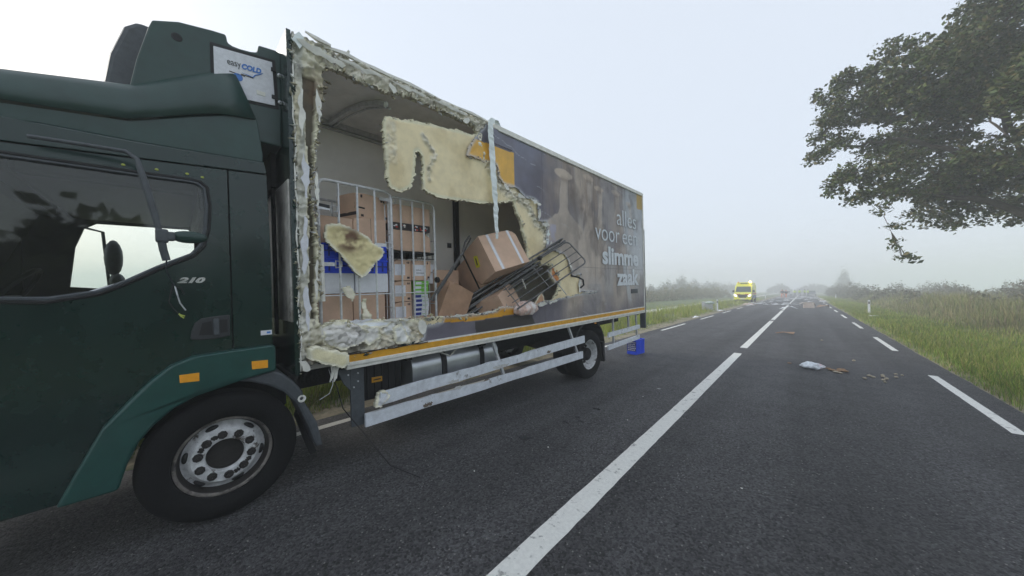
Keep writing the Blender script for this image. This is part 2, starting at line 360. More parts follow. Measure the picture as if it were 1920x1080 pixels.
M_sand = mat('sandy_shoulder', (.30, .26, .18), .95, 0, 7, .35, bump=.4, bs=60, col2=(.10, .11, .05), thr=(.5, .62))
M_path = mat('concrete_path', (.55, .54, .52), .9, 0, 3, .15)
M_field = mat('far_field', (.16, .27, .06), .95, 0, .15, .25)
M_grass = mat('grass_blades', (1, 1, 1), .75, 0, 1.2, .3, vcol=True, spec=.25)
M_leaf = mat('leaves', (1, 1, 1), .6, 0, 2, .3, vcol=True, spec=.35)
M_bark = mat('bark', (.085, .07, .055), .9, 0, 9, .4, bump=.5, bs=30)

b = B(); b.add([(-340, -200, -.03), (340, -200, -.03), (340, 340, -.03), (-340, 340, -.03)], [(0, 1, 2, 3)])
b.build('ground', M_field, kind='structure')
def sheet(name, x0, x1, y0, y1, z, m, amp=0, nx=2, ny=200, seed=0):
    xs = np.linspace(x0, x1, nx); ys = y0+(y1-y0)*np.linspace(0, 1, ny)**2.2
    X, Y = np.meshgrid(xs, ys, indexing='ij')
    if amp:
        X = X.copy(); X[0] += amp*(fbm(Y[0], Y[0]*0, 1.3, 4, seed)-.5); X[-1] += amp*(fbm(Y[-1], Y[-1]*0, 1.1, 4, seed+5)-.5)
    V = np.stack([X, Y, np.full(X.shape, z)], -1).reshape(-1, 3); i = np.arange(nx-1)[:, None]*ny+np.arange(ny-1)[None]
    F = np.stack([i, i+ny, i+ny+1, i+1], -1).reshape(-1, 4)
    return np_mesh(name, V, F, m, kind='structure')
sheet('meadow', -9.1, ROAD_L-.3, -14, 330, -.022, M_soil)
sheet('meadow', ROAD_R+.1, 12, -14, 330, -.022, M_soil)
sheet('meadow', -60, -10.25, -14, 330, -.024, M_soil)
sheet('shoulder', -5.75, ROAD_L+.1, -14, 200, -.012, M_sand, .7, 6, 500, 3)
sheet('shoulder', ROAD_R-.1, 2.62, -14, 200, -.012, M_sand, .3, 4, 500, 9)
sheet('cycle_path', -10.3, -8.9, -14, 330, -.010, M_path, .12, 2, 300, 5)
sheet('road', ROAD_L, ROAD_R, -16, 330, 0, M_asphalt, .05, 2, 400, 8)
# markings: worn edges come from a finely divided outline
def dash(x, y0, y1, w):
    n = max(6, int((y1-y0)/.12)); ys = np.linspace(y0, y1, n)
    e = lambda s: (fbm(ys*9, ys*0+x*7, 1, 3, s)-.5)*.012
    V = [(x+e(1)[i], ys[i], .004) for i in range(n)]+[(x+w+e(2)[i], ys[i], .004) for i in range(n)]
    F = [(i, i+n, i+n+1, i+1) for i in range(n-1)]
    return np_mesh('road_marking', V, F, M_paint, kind='structure')
for y0, y1 in [(-1.2, 10.62)]+[(11.7+12.0*k, 22.85+12.0*k) for k in range(24)]: dash(-1.44, y0, y1, .18)
for k in range(-2, 40):
    dash(-4.62, 14.6+7*k, 18.3+7*k, .12); dash(1.80, 13.8+7*k, 17.3+7*k, .12)

def blades(name, rects, n, h, w, cols, near=8, far=90, lean=.5, extra=None):
    """rects: (x0, x1, weight); blade count falls off with distance"""
    xs = []; ys = []
    tot = sum(r[2] for r in rects)
    for x0, x1, wt, ya, yb in rects:
        k = int(n*wt/tot); t = rng.random(k); y = 1/(1/(ya+6)+t*(1/(yb+6)-1/(ya+6)))-6
        ys.append(y); xs.append(x0+(x1-x0)*rng.random(k))
    x = np.concatenate(xs); y = np.concatenate(ys); k = len(x)
    dn = fbm(x, y, .9, 3, 4); keep = dn > .30; x = x[keep]; y = y[keep]; dn = dn[keep]; k = len(x)
    sc = np.clip((y+8)/24, 1, 5)               # further blades stand for a tuft
    hh = h*(.45+.9*rng.random(k))*(.55+.9*fbm(x, y, .7, 3, 9))
    if extra is not None: hh = hh*extra(x, y)
    ww = w*sc*(.6+.8*rng.random(k)); a = rng.random(k)*2*np.pi; dx, dy = np.cos(a), np.sin(a)
    l = hh*lean*(rng.random(k)); b_ = rng.random(k)*2*np.pi; lx, ly = np.cos(b_)*l, np.sin(b_)*l
    z0 = np.full(k, -.02)
    P = np.empty((k, 5, 3))
    P[:, 0] = np.stack([x-dx*ww, y-dy*ww, z0], 1); P[:, 1] = np.stack([x+dx*ww, y+dy*ww, z0], 1)
    P[:, 2] = np.stack([x+dx*ww*.7+lx*.4, y+dy*ww*.7+ly*.4, z0+hh*.6], 1); P[:, 3] = np.stack([x-dx*ww*.7+lx*.4, y-dy*ww*.7+ly*.4, z0+hh*.6], 1)
    P[:, 4] = np.stack([x+lx, y+ly, z0+hh], 1)
    o = np.arange(k)[:, None]*5
    F = np.concatenate([o+[0, 1, 2], o+[0, 2, 3], o+[3, 2, 4]], 0)
    c = np.array(cols)[rng.integers(0, len(cols), k)]*(.6+.8*rng.random((k, 1)))*(.7+.6*fbm(x, y, .35, 3, 31)[:, None])
    C = np.repeat(c[:, None], 5, 1)
    C[:, 4] *= 1.15
    return np_mesh(name, P.reshape(-1, 3), F, M_grass, col=C.reshape(-1, 3), kind='stuff')
G1 = [(.24, .32, .03), (.32, .38, .04), (.36, .38, .07), (.17, .25, .03), (.42, .38, .14)]
blades('tall_grass', [(-8.9, -5.55, 1, -3, 75)], 100000, .36, .006, G1, extra=lambda x, y: .45+.75*sstep(-5.4, -6.3, x))
blades('mown_grass', [(2.45, 4.6, 1, 7, 110), (4.2, 12, .8, 9, 100)], 90000, .20, .006, [(.20, .28, .04), (.26, .31, .06), (.34, .31, .10), (.14, .23, .035)])
blades('short_verge_grass', [(-6.0, -5.2, 1, -3, 60), (-20, -10.4, .7, 8, 90), (ROAD_R+.02, 2.6, .3, 7, 60)], 34000, .12, .005, [(.18, .30, .05), (.26, .32, .07), (.36, .33, .14)])
G3 = [(.27, .25, .11), (.31, .25, .14), (.20, .23, .07), (.16, .20, .06)]
blades('reed_bed', [(5.2, 9.5, 1, 16, 130), (9.5, 24, .9, 18, 130)], 95000, 1.05, .008, G3, lean=.35, extra=lambda x, y: (sstep(4.8, 7.2, x)*.85+.15)*sstep(10, 34, y))

def leaf_mesh(C, size, cols, name, parent=None, droop=.3, **kw):
    k = len(C); n = rng.normal(size=(k, 3)); n[:, 2] = np.abs(n[:, 2])+.25; n /= np.linalg.norm(n, axis=1)[:, None]
    t = rng.normal(size=(k, 3)); t -= n*(t*n).sum(1)[:, None]; t /= np.linalg.norm(t, axis=1)[:, None]; bt = np.cross(n, t)
    s = size*(.6+.8*rng.random((k, 1)))
    P = np.stack([C-t*s, C+bt*s*.52-t*s*.1-n*s*.12, C+t*s, C-bt*s*.52-t*s*.1-n*s*.12], 1)
    F = np.arange(k*4).reshape(k, 4)
    c = np.array(cols)[rng.integers(0, len(cols), k)]*(.65+.7*rng.random((k, 1)))
    return np_mesh(name, P.reshape(-1, 3), F, M_leaf, parent, col=np.repeat(c, 4, 0), **kw)
def cluster(cen, r, ntw, nlf, spread=.2, squash=.8):
    out = []
    for (x, y, z), q in zip(cen, r):
        d = rng.normal(size=(max(2, int(ntw*q*q)), 3)); d /= np.linalg.norm(d, axis=1)[:, None]
        d *= (rng.random((len(d), 1))**.42); d[:, 2] *= squash
        tw = np.array([x, y, z])+d*q
        out.append((tw[:, None]+rng.normal(size=(len(tw), nlf, 3))*spread*np.array([1, 1, .7])).reshape(-1, 3))
    return np.concatenate(out)

# the big tree on the right verge: trunk just outside the frame, limbs reaching over the road
CL = [(0.34, 18.0, 7.11, 0.35), (0.66, 18.0, 7.99, 0.5), (0.87, 17.5, 8.46, 0.6), (0.83, 18.0, 9.45, 0.5), (1.21, 18.0, 9.8, 0.5), (1.64, 18.0, 9.9, 0.55), (1.48, 18.0, 8.74, 0.9), (2.03, 18.0, 8.53, .9), (2.3, 18.0, 9.41, .8), (2.62, 18.5, 10.5, 0.65), (0.71, 17.5, 7.06, 0.4), (1.25, 18.0, 7.45, 0.5), (2.07, 18.5, 7.18, 0.55), (2.5, 18.0, 6.43, 0.7), (1.37, 17.0, 6.03, 0.55), (1.89, 17.0, 5.71, 0.65), (0.96, 17.0, 5.73, 0.42), (0.82, 17.0, 5.4, 0.3), (1.36, 17.0, 5.02, 0.35), (1.88, 17.0, 5.02, 0.45), (2.42, 17.5, 5.2, 0.6), (2.77, 18.0, 8.28, 1.0), (2.06, 17.0, 4.5, 0.2), (2.23, 16.0, 3.16, 0.16), (2.38, 16.0, 2.8, 0.2), (2.2, 16.0, 3.73, 0.1)]
for k in range(74):
    a = rng.random()*2*math.pi; q = 3.6*math.sqrt(rng.random()); h = 4.6+6.6*rng.random()
    x = 6.2+q*math.cos(a)*1.05; y = 19.2+q*math.sin(a)
    if x > 3.1: CL.append((x, y, h, .8+.5*rng.random()))
tree = empty('oak_tree', TR(6.4, 19.4, 0), 'large leafy tree on the right verge with branches reaching over the road', 'tree')
trunk = B(); tb = Vector((0, 0, 0))
trunk.tube([(0, 0, -.1), (.05, 0, 1.5), (-.05, .05, 3.4), (-.1, -.1, 5.5), (0, -.2, 7.5), (.1, 0, 9.5)], .3, 12, rs=[.42, .34, .28, .22, .15, .07])
limbs = B()
BOUGHS = [[(0, 0, 3.4), (-1.6, -.5, 4.6), (-3.2, -1.2, 5.2), (-4.8, -1.9, 5.3)], [(-.05, 0, 4.6), (-1.8, -.6, 6.0), (-3.6, -1.1, 7.2), (-5.4, -1.3, 7.4)], [(-.1, -.1, 5.6), (-1.5, -.6, 7.4), (-3.0, -1.1, 8.6), (-4.9, -1.3, 9.2)],
          [(0, -.2, 7.0), (-1.0, -.4, 8.8), (-2.6, -.9, 10.0), (-3.6, -.9, 10.6)], [(0, 0, 4.0), (1.6, -.6, 5.6), (3.0, -.8, 7.0)], [(0, 0, 5.0), (-.4, 1.8, 6.6), (-.8, 3.0, 8.4)], [(0, -.1, 6.0), (1.0, .8, 8.5), (1.6, 1.0, 11)], [(0, 0, 4.4), (.2, -1.8, 6.0), (.4, -3.0, 8.0)], [(0, -.2, 7.5), (-.4, -.4, 10), (-.9, -.3, 12)]]
nodes = []
for bo in BOUGHS:
    pts_ = [Vector(p) for p in bo]; fine_ = []
    for i in range(len(pts_)-1):
        for k in range(6): fine_.append(pts_[i].lerp(pts_[i+1], k/6)+Vector(rng.normal(size=3)*.05))
    fine_.append(pts_[-1]); limbs.tube(fine_, .1, 7, rs=[.14*(1-.85*i/len(fine_)) for i in range(len(fine_))]); nodes += fine_[3:]
for x, y, z, q in CL:
    e = Vector((x-6.4, y-19.4, z)); s = min(nodes, key=lambda p: (p-e).length+(1.0 if p.z > e.z+.6 else 0))
    mid = s.lerp(e, .5)+Vector((rng.normal()*.12, rng.normal()*.12, .12)); q2 = e
    g_ = min(1, q*1.6); limbs.tube([s, mid, q2], .03, 5, rs=[.032*g_, .020*g_, .009*g_]); nodes.append(mid)
    for j in range(int(8*q)+3):
        d = Vector(rng.normal(size=3)).normalized()*q*.85; limbs.tube([mid.lerp(e, .6), e+d*.5, e+d], .01, 4, rs=[.013, .008, .004])
trunk.build('trunk', M_bark, tree, smooth=True); limbs.build('branches', M_bark, tree)
GL = [(.07, .105, .028), (.09, .12, .034), (.05, .075, .02), (.115, .13, .045), (.14, .12, .05)]
lf = cluster([c[:3] for c in CL], [c[3] for c in CL], 84, 20, .10)
lf = lf-np.array([6.4, 19.4, 0]); leaf_mesh(lf, .072, GL, 'crown', tree)

def bush(x, y, h, w, cols, name='bush', label=None, cat='bush', group=None, seed=0, leaf=.12, dens=1.0, spire=False):
    r_ = np.random.default_rng(seed); t = empty(name, TR(x, y, -.02), label, cat, group)
    st = B()
    for k in range(4):
        a = r_.random()*6.28; st.tube([(0, 0, 0), (.15*math.cos(a)*w, .15*math.sin(a)*w, h*.4), (.25*w*math.cos(a), .25*w*math.sin(a), h*.8)], .03, 4, rs=[.05, .035, .012])
    st.build('stem', M_bark, t)
    # many small sprays on upright twigs, so that the outline is feathery and the sky shows through
    n = int((26+22*w)*dens); cen = []; rr = []
    for k in range(n):
        a = r_.random()*6.28; u = math.sqrt(r_.random()); rad = w*.5*u
        top = h*((1-u**1.6) if spire else (1-.75*u*u))*(.55+.6*r_.random()); z = top*(.25+.75*r_.random()**.6)
        if spire: rad *= (1-.6*z/h)
        cen.append((rad*math.cos(a), rad*math.sin(a), max(.08, z))); rr.append(.16+.10*r_.random())
    sc_l = max(1, h/2.2); C_ = np.array(cen); m_ = 16
    lf = (C_[:, None]+r_.normal(size=(len(C_), m_, 3))*np.array([.13, .13, .20])*sc_l).reshape(-1, 3)
    lf[:, 2] = np.maximum(lf[:, 2], .03)
    leaf_mesh(lf, leaf, cols, 'foliage', t)
    return t
GB = [(.11, .125, .06), (.14, .13, .075), (.09, .11, .05), (.18, .155, .09)]
# hedge and shrubs beyond the cycle path on the left
adj = ['low', 'rounded', 'tall', 'broad', 'ragged', 'small']
k = 0
for (x, y, h, w) in [(-19, 44, 1.9, 3.2), (-20, 49, 2.3, 3.4), (-19.2, 54, 2.1, 3.4), (-20.5, 60, 2.9, 4.0), (-19.5, 66, 3.4, 4.4), (-19.2, 75, 5.3, 4.6), (-18, 71, 3.8, 4.0), (-18.2, 81, 4.3, 4.8), (-17, 88, 4.0, 5), (-16.5, 96, 3.9, 5), (-15.5, 104, 3.6, 5), (-15, 112, 3.4, 5), (-15.5, 62, 1.7, 3.5), (-15.5, 70, 1.9, 3.6), (-14.5, 78, 1.8, 3.6), (-17.5, 38, 1.5, 2.6), (-22, 52, 2.4, 3.6)]:
    lab = ('tallest misty tree-like shrub rising above the hedge left of the ambulance' if k == 5 else 'misty olive shrub in the hedge beyond the cycle path left of the ambulance')
    x, y, h, w = x*1.7, y*1.7, 1.7+(h-1.7)*1.7, w*1.7
    bush(x, y, max(h, 1.2), w, GB, 'shrub', lab, 'shrub', None if k == 5 else 'shrubs of the hedge left of the ambulance', seed=k, leaf=.17, spire=(k in (3, 5, 7)), dens=1.5); k += 1
for i, (x, y, h, w) in enumerate([(-16, 34, 1.0, 2.6), (-17, 39, 1.3, 3), (-18, 44, 1.5, 3.4), (-18.5, 49, 1.7, 3.6), (-18.5, 54, 1.6, 3.6), (-18, 59, 2.2, 3.8), (-18, 64, 2.3, 4), (-17.5, 69, 2.6, 4.2), (-17, 74, 3.0, 4), (-16.5, 80, 2.6, 4.4), (-16, 86, 2.4, 4.6), (-15.5, 93, 2.5, 4.8), (-21, 42, 1.4, 3.4), (-22, 50, 1.6, 3.6), (-22, 60, 2.2, 4)]):
    bush(x, y, h, w, [(.20, .20, .08), (.25, .22, .11), (.15, .17, .06), (.3, .25, .14)], 'shrub', 'low olive-brown shrub in the nearer brush behind the green strip beyond the cycle path', 'shrub', 'shrubs of the nearer brush beyond the cycle path', seed=130+i, leaf=.11, dens=1.5)
for i, (x, y, h, w) in enumerate([(7.6, 44, 1.5, 2.4), (7.8, 51, 1.7, 2.8), (7.6, 59, 1.9, 3.2), (7.0, 68, 2.2, 3.4), (6.8, 80, 2.6, 3.8), (6.6, 92, 2.8, 4), (6.4, 106, 3.0, 4.4), (6.2, 120, 3.2, 4.4), (8.6, 36, 1.3, 2.2), (10.5, 31, 1.3, 2.2), (12, 42, 1.9, 3.4), (14, 50, 2.1, 4), (16, 58, 2.3, 4.4), (13, 62, 2.2, 4), (15, 74, 2.5, 5), (19, 70, 2.6, 5), (12, 84, 2.5, 5), (17, 92, 2.9, 6), (13.5, 36, 1.6, 3)]):
    bush(x, y, h, w, [(.13, .125, .07), (.17, .145, .09), (.10, .105, .06)], 'shrub', 'brownish shrub in the brush along the right verge, beyond the white post', 'shrub', 'shrubs of the brush along the right verge', seed=40+i, leaf=.11, dens=1.4)
bush(12.3, 190, 10.6, 6, GB, 'misty_tree', 'faint tree standing out of the fog above the right verge brush', 'tree', seed=77, leaf=.24, dens=2.6, spire=True)
bush(-9.5, 215, 4.6, 10, GB, 'misty_tree', 'faint low tree in the fog left of the people on the road', 'tree', seed=78, leaf=.3, dens=1.2)
bush(4.5, 225, 4.2, 16, GB, 'misty_tree', 'faint low tree in the fog right of the people on the road', 'tree', seed=79, leaf=.3, dens=1.2)

# the row of young trees on the right verge behind the photographer (seen only as reflections in the cab)
for i, (x, y, h, w) in enumerate([(15, 8, 3.6, 5), (15, 2.5, 4.0, 5), (14, -3, 4.4, 5.5), (15, -9, 4.2, 5)]):
    bush(x, y, h, w, [(.06, .08, .03), (.04, .06, .02)], 'verge_tree', 'bushy young tree in the row on the right verge beside the photographer', 'tree', 'young trees on the right verge', seed=90+i, leaf=.35, dens=3)

# the fog itself
hz = B(); hz.bb(-345, 345, -205, 345, -1.1, 14.2)
mh = bpy.data.materials.new('fog'); mh.use_nodes = True; N = mh.node_tree.nodes; N.clear()
ho = N.new('ShaderNodeOutputMaterial'); pv = N.new('ShaderNodeVolumePrincipled')
pv.inputs['Color'].default_value = (.955, .98, 1.0, 1); pv.inputs['Density'].default_value = .0068; pv.inputs['Anisotropy'].default_value = 0.0
mh.node_tree.links.new(pv.outputs[0], ho.inputs['Volume'])
hz.build('haze', mh, kind='stuff')

# ================================================================= THE TRUCK
# truck frame: x to the side that faces the camera (0 = side wall), y towards the tail, z up; the body squats 1.5 degrees on its nose
MT = TR(-3.2402, 0, 0) @ RZ(-.0314); PIT = RX(.0254); MB = MT @ PIT
truck = empty('delivery_truck', MT, 'dark green box truck with the side of its refrigerated body torn open', 'truck')
I4 = Matrix.Identity(4)
def part(bl, name, m, M=I4, pit=True, parent=None, **kw):
    """a part of the truck, built in body coordinates"""
    if parent is not None: return bl.build(name, m, parent, M=M, **kw)
    return bl.build(name, m, truck, M=(PIT @ M if pit else M), **kw)

# ---- side wall: torn outer skin and the foam core behind it
def grid_layer(name, x, rect, cell, keep, disp, colf, m, depth, depthcol, parent, **kw):
    y0, y1, z0, z1 = rect; ny = int((y1-y0)/cell); nz = int((z1-z0)/cell)
    ys = np.linspace(y0, y1, ny+1); zs = np.linspace(z0, z1, nz+1); Y, Z = np.meshgrid(ys, zs, indexing='ij')
    yc = (Y[:-1, :-1]+Y[1:, 1:])/2; zc = (Z[:-1, :-1]+Z[1:, 1:])/2
    K = keep(yc, zc)
    used = np.zeros(Y.shape, bool)
    used[:-1, :-1] |= K; used[1:, :-1] |= K; used[:-1, 1:] |= K; used[1:, 1:] |= K
    idx = -np.ones(Y.shape, int); idx[used] = np.arange(used.sum())
    D = disp(Y, Z); jy = (rng.random(Y.shape)-.5)*cell*.5; jz = (rng.random(Y.shape)-.5)*cell*.5
    inner = np.ones(Y.shape, bool); inner[0] = inner[-1] = False; inner[:, 0] = inner[:, -1] = False
    cntk = np.zeros(Y.shape); cntk[:-1, :-1] += K; cntk[1:, :-1] += K; cntk[:-1, 1:] += K; cntk[1:, 1:] += K
    jj = inner & (cntk < 4)
    YY = Y+jy*jj; ZZ = Z+jz*jj
    V = np.stack([(x+D)[used], YY[used], ZZ[used]], -1); C = colf(Y[used], Z[used])
    i, j = np.nonzero(K); a, b_, c, d = idx[i, j], idx[i+1, j], idx[i+1, j+1], idx[i, j+1]
    F = [np.stack([a, b_, c, d], 1)]
    # torn edge: a wall going back by depth
    Kp = np.pad(K, 1); E = []
    for di, dj, (p, q) in ((-1, 0, (0, 3)), (1, 0, (1, 2)), (0, -1, (0, 1)), (0, 1, (3, 2))):
        nb = ~Kp[1+di:Kp.shape[0]-1+di, 1+dj:Kp.shape[1]-1+dj] & K; ii, jj_ = np.nonzero(nb)
        cs = [(ii, jj_), (ii+1, jj_), (ii+1, jj_+1), (ii, jj_+1)]
        E.append(np.stack([idx[cs[p]], idx[cs[q]]], 1))
    E = np.concatenate(E); ue, inv = np.unique(E, return_inverse=True); inv = inv.reshape(E.shape)
    n0 = len(V); V2 = V[ue].copy(); V2[:, 0] = np.minimum(V2[:, 0]-.003, x-depth+(rng.random(len(ue))-.5)*depth*.25)
    V2[:, 1:] += (rng.random((len(ue), 2))-.5)*cell*.7*(depth > .02)
    V = np.concatenate([V, V2]); C = np.concatenate([C, np.tile(depthcol, (len(ue), 1))*(.75+.4*rng.random((len(ue), 1)))])
    F.append(np.stack([E[:, 0], E[:, 1], inv[:, 1]+n0, inv[:, 0]+n0], 1))
    o = np_mesh(name, V, np.concatenate(F), m, parent, col=C, **kw)
    o.matrix_local = PIT
    return o
def warp(y, z, a, s):
    return y+(fbm(y, z, 9, 4, s)-.5)*a+(fbm(y, z, 45, 2, s+60)-.5)*a*.5, z+(fbm(y, z, 9, 4, s+30)-.5)*a+(fbm(y, z, 45, 2, s+90)-.5)*a*.5
def keep_skin(y, z):
    yy, zz = warp(y, z, .05, 5)
    k = ~inpoly(yy, zz, HOLE_SKIN) & (yy > 1.2)
    return k | ((y > 5.95) & (z > 1.2)) | ((z < 1.02) & (y > 2.02))
def lin(r, g, b_): return np.array([((c/255+.055)/1.055)**2.4 if c > 10 else c/255/12.92 for c in (r, g, b_)])
def col_skin(y, z):
    n = fbm(y, z, .9, 5, 3); n2 = fbm(y*1.6, z*.55, 1.6, 5, 12); n3 = fbm(y*2.4, z*.5, 5, 4, 44)
    base = lin(110, 105, 118); br = lin(172, 165, 163); blu = lin(116, 120, 142); tan = lin(180, 162, 148); dk = lin(84, 78, 88); pale = lin(192, 198, 206)
    def mixl(c, d, t): t = np.clip(t, 0, 1)[:, None]; return c*(1-t)+d*t
    c = np.tile(base, (len(y), 1))
    c = mixl(c, blu, sstep(.45, .7, n)*(y < 5)*sstep(1.6, 2.4, z)*.8)
    c = mixl(c, dk, sstep(.35, .75, fbm(y, z, 1.4, 4, 71))*.6*(1-sstep(4.3, 5.6, y)))
    rt = sstep(4.2, 5.3, y+(n2-.5)*1.4)*sstep(1.0, 1.7, z+(n-.5)*.8)
    c = mixl(c, br, rt*.85); vs = fbm(y*2.2+.25*np.sin(z*2), z*.35, 1.5, 4, 57); c = mixl(c, tan, rt*sstep(.42, .6, n2)*.8); c = mixl(c, lin(140, 122, 110), rt*sstep(.5, .66, vs)*.6*sstep(1.5, 2.6, z)); c = mixl(c, lin(196, 184, 172), rt*sstep(.55, .72, fbm(y*2.6, z*.5, 1.8, 4, 63))*.55); c = mixl(c, dk, rt*sstep(.58, .75, n3)*.4)
    c = mixl(c, lin(120, 118, 128), sstep(.5, .8, fbm(y*.7, z, 2.2, 5, 8))*.5)
    c = mixl(c, pale, sstep(7.15, 7.75, y+(n2-.5)*1.3+(z-2.6)*.25)*.8*sstep(1.3, 2.2, z))
    def ell(cy, cz, ry, rz): return ((y-cy)/ry)**2+((z-cz)/rz)**2
    def soft(d, e=.18): return 1-sstep(1-e, 1+e, d)
    # printed mushrooms: pale stalks that swell towards the foot, with small flat caps
    def shroom(cy, zt, s, zb, foot, colr, k):
        capm = soft(ell(cy-.03*s, zt-.07*s, .28*s, .085*s)+(n3-.5)*.3)
        tt = np.clip((zt-z)/(zt-zb), 0, 1); wdt = .125*s+foot*(sstep(.33, .56, tt) if k == 1 else sstep(.38, .85, tt))+.03*s*(fbm(y*0+cy, z, 3, 3, k)-.5)
        lean = cy+.05*np.sin(z*2.1+cy)
        st = (1-sstep(.88, 1.08, np.abs(y-lean)/wdt))*(z < zt-.03)*(z > zb-.2)
        edge = np.exp(-((np.abs(y-lean)/wdt-.93)/.07)**2)*(z < zt-.1)*(z > zb)
        return capm, st*(.55+.45*sstep(zb-.2, zb+.7, z)), edge
    y0_ = y; y = y+(n3-.5)*.10+(n-.5)*.12
    for cy, zt, s, zb, foot, k, a in [(4.93, 3.70, 1.0, 1.75, .52, 1, .9), (5.74, 3.80, .7, 1.9, .26, 2, .6), (6.12, 3.66, .62, 2.2, .24, 3, .7), (6.86, 3.72, .66, 2.9, .12, 4, .4), (7.5, 3.58, .6, 2.9, .08, 5, .45), (5.45, 3.2, .5, 1.6, .3, 6, .25)]:
        cm, st, ed = shroom(cy, zt, s, zb, foot, None, k)
        c = mixl(c, lin(196, 182, 170), st*a); c = mixl(c, lin(206, 202, 200), ed*.25*a*(n3 > .42)); c = mixl(c, lin(204, 188, 172), cm*a)
        c = mixl(c, lin(112, 92, 84), np.exp(-((z-(zt-.16*s))/.05)**2)*(np.abs(y-cy) < .13*s)*.45)
    y = y0_; c = mixl(c, lin(86, 78, 80), rt*sstep(.54, .72, fbm(y*1.3, z*.9, 2.1, 5, 83))*.5)
    c = mixl(c, lin(205, 214, 224), (1-sstep(.05, .13, np.abs(y-(7.28+.28*(2.0-z))+(n3-.5)*.2)))*(z < 2.15)*.5*sstep(1.1, 1.5, z))
    # folds rubbed pale, scratches
    sc1 = np.abs(np.mod(z*3.1+y*.9+n*1.3, 1)-.5); c = mixl(c, pale, (sc1 < .012)*(fbm(y, z, 1.5, 3, 91) > .58)*.5)
    seam = np.minimum(np.abs(y-4.27), np.minimum(np.abs(y-7.3), np.abs(y-5.9))); c = mixl(c, dk*.6, (seam < .007)*.6)
    c = mixl(c, dk*.7, (np.abs(z-2.02) < .007)*(y > 5.2)*.5)
    yt = inpoly(y, z, YELLOW_TOP); c[yt] = lin(232, 178, 62)
    yl = inpoly(y, z, YELLOW_LOW); c[yl] = lin(222, 160, 40)
    dr = inpoly(y, z, DARK_RECT); c[dr] = lin(62, 56, 60)
    cr = (y > 7.95) & (z > 3.5+.12*(n2-.5)); c[cr] = lin(190, 158, 84)
    # cracked film along the tear
    d = dpoly(y, z, HOLE_SKIN); c = mixl(c, lin(196, 198, 200), (1-sstep(.0, .035+.04*n3, d))*.75)
    fl = (y > 4.33) & (y < 4.62) & (z > 2.2) & (z < 2.72); c = mixl(c, lin(176, 176, 204), fl*sstep(.35, .6, fbm(y, z, 6, 3, 21))*.6)
    return c
wall = grid_layer('side_wall_skin', 0.0, (.95, 8.262, 1.10, 3.885), .0115, keep_skin,
    lambda Y, Z: (fbm(Y, Z, 1.2, 3, 2)-.5)*.016+.03*np.exp(-((Y-1.2)/.5)**2)+(.035*np.exp(-(dpoly(Y, Z, HOLE_SKIN)/.09)**2)*(fbm(Y, Z, 4, 3, 77)-.25)), col_skin, M_skin, .004, np.array([.5, .5, .47]), truck)
TOPBAND = [(.86, 3.99), (3.2, 3.99), (2.95, 3.74), (2.3, 3.75), (1.6, 3.72), (1.1, 3.7), (.86, 3.6)]
FRONTBAND = [(.84, 3.95), (1.13, 3.9), (1.13, 3.5), (1.05, 1.35), (1.5, 1.1), (1.35, 1.0), (.84, 1.0)]
def keep_core(y, z):
    yy, zz = warp(y, z, .045, 15)
    return ~inpoly(yy, zz, HOLE_CORE) & (y > .872+.02*fbm(y*0, z, 7, 3, 2))
def rough_zone(y, z):
    low = sstep(2.2, 1.9, y)*sstep(1.47, 1.38, z)
    tear = np.exp(-(dpoly(y, z, [(3.0, 3.85), (2.95, 3.5), (3.1, 3.4), (3.33, 3.1), (3.9, 2.95), (4.1, 2.7), (4.33, 2.62), (4.36, 2.35)], False)/.07)**2)
    return np.clip(inpoly(y, z, TOPBAND)*.9+inpoly(y, z, FRONTBAND)*.55+low*.8+tear+sstep(.075, .02, dpoly(y, z, [(2.12, 3.44), (2.28, 3.26), (2.2, 3.1), (2.2, 2.95)], False)+.05*fbm(y, z, 14, 3, 8))*.8+sstep(.0, .05, .08-np.abs(y-1.75))*sstep(3.0, 3.05, z)*sstep(3.5, 3.45, z)*.35, 0, 1)
def disp_core(Y, Z):
    r_ = rough_zone(Y, Z); n = fbm(Y, Z, 8, 5, 6); rid = 1-np.abs(fbm(Y, Z, 13, 5, 60)*2-1)-.25*sstep(.06, .0, np.abs(fbm(Y, Z, 7, 3, 66)-.5))
    d = (n-.6)*.03*r_+(fbm(Y, Z, 2.2, 2, 6)-.5)*.02+r_*(rid-.6)*.11
    cr = inpoly(Y, Z, CRUMPLE); d = d+cr*(.02+.11*np.abs(fbm(Y, Z, 7, 4, 80)-.5)+.05*sstep(.16, 0, dpoly(Y, Z, [(1.15, 1.3), (1.3, 1.26)], False)))
    g = inpoly(*warp(Y, Z, .03, 33), GROOVE); d = np.where(g, -.055+.01*n, d)
    d = d-.02*sstep(.05, .0, dpoly(Y, Z, HOLE_CORE))*(n-.3)
    return np.clip(d, -.06, .1)
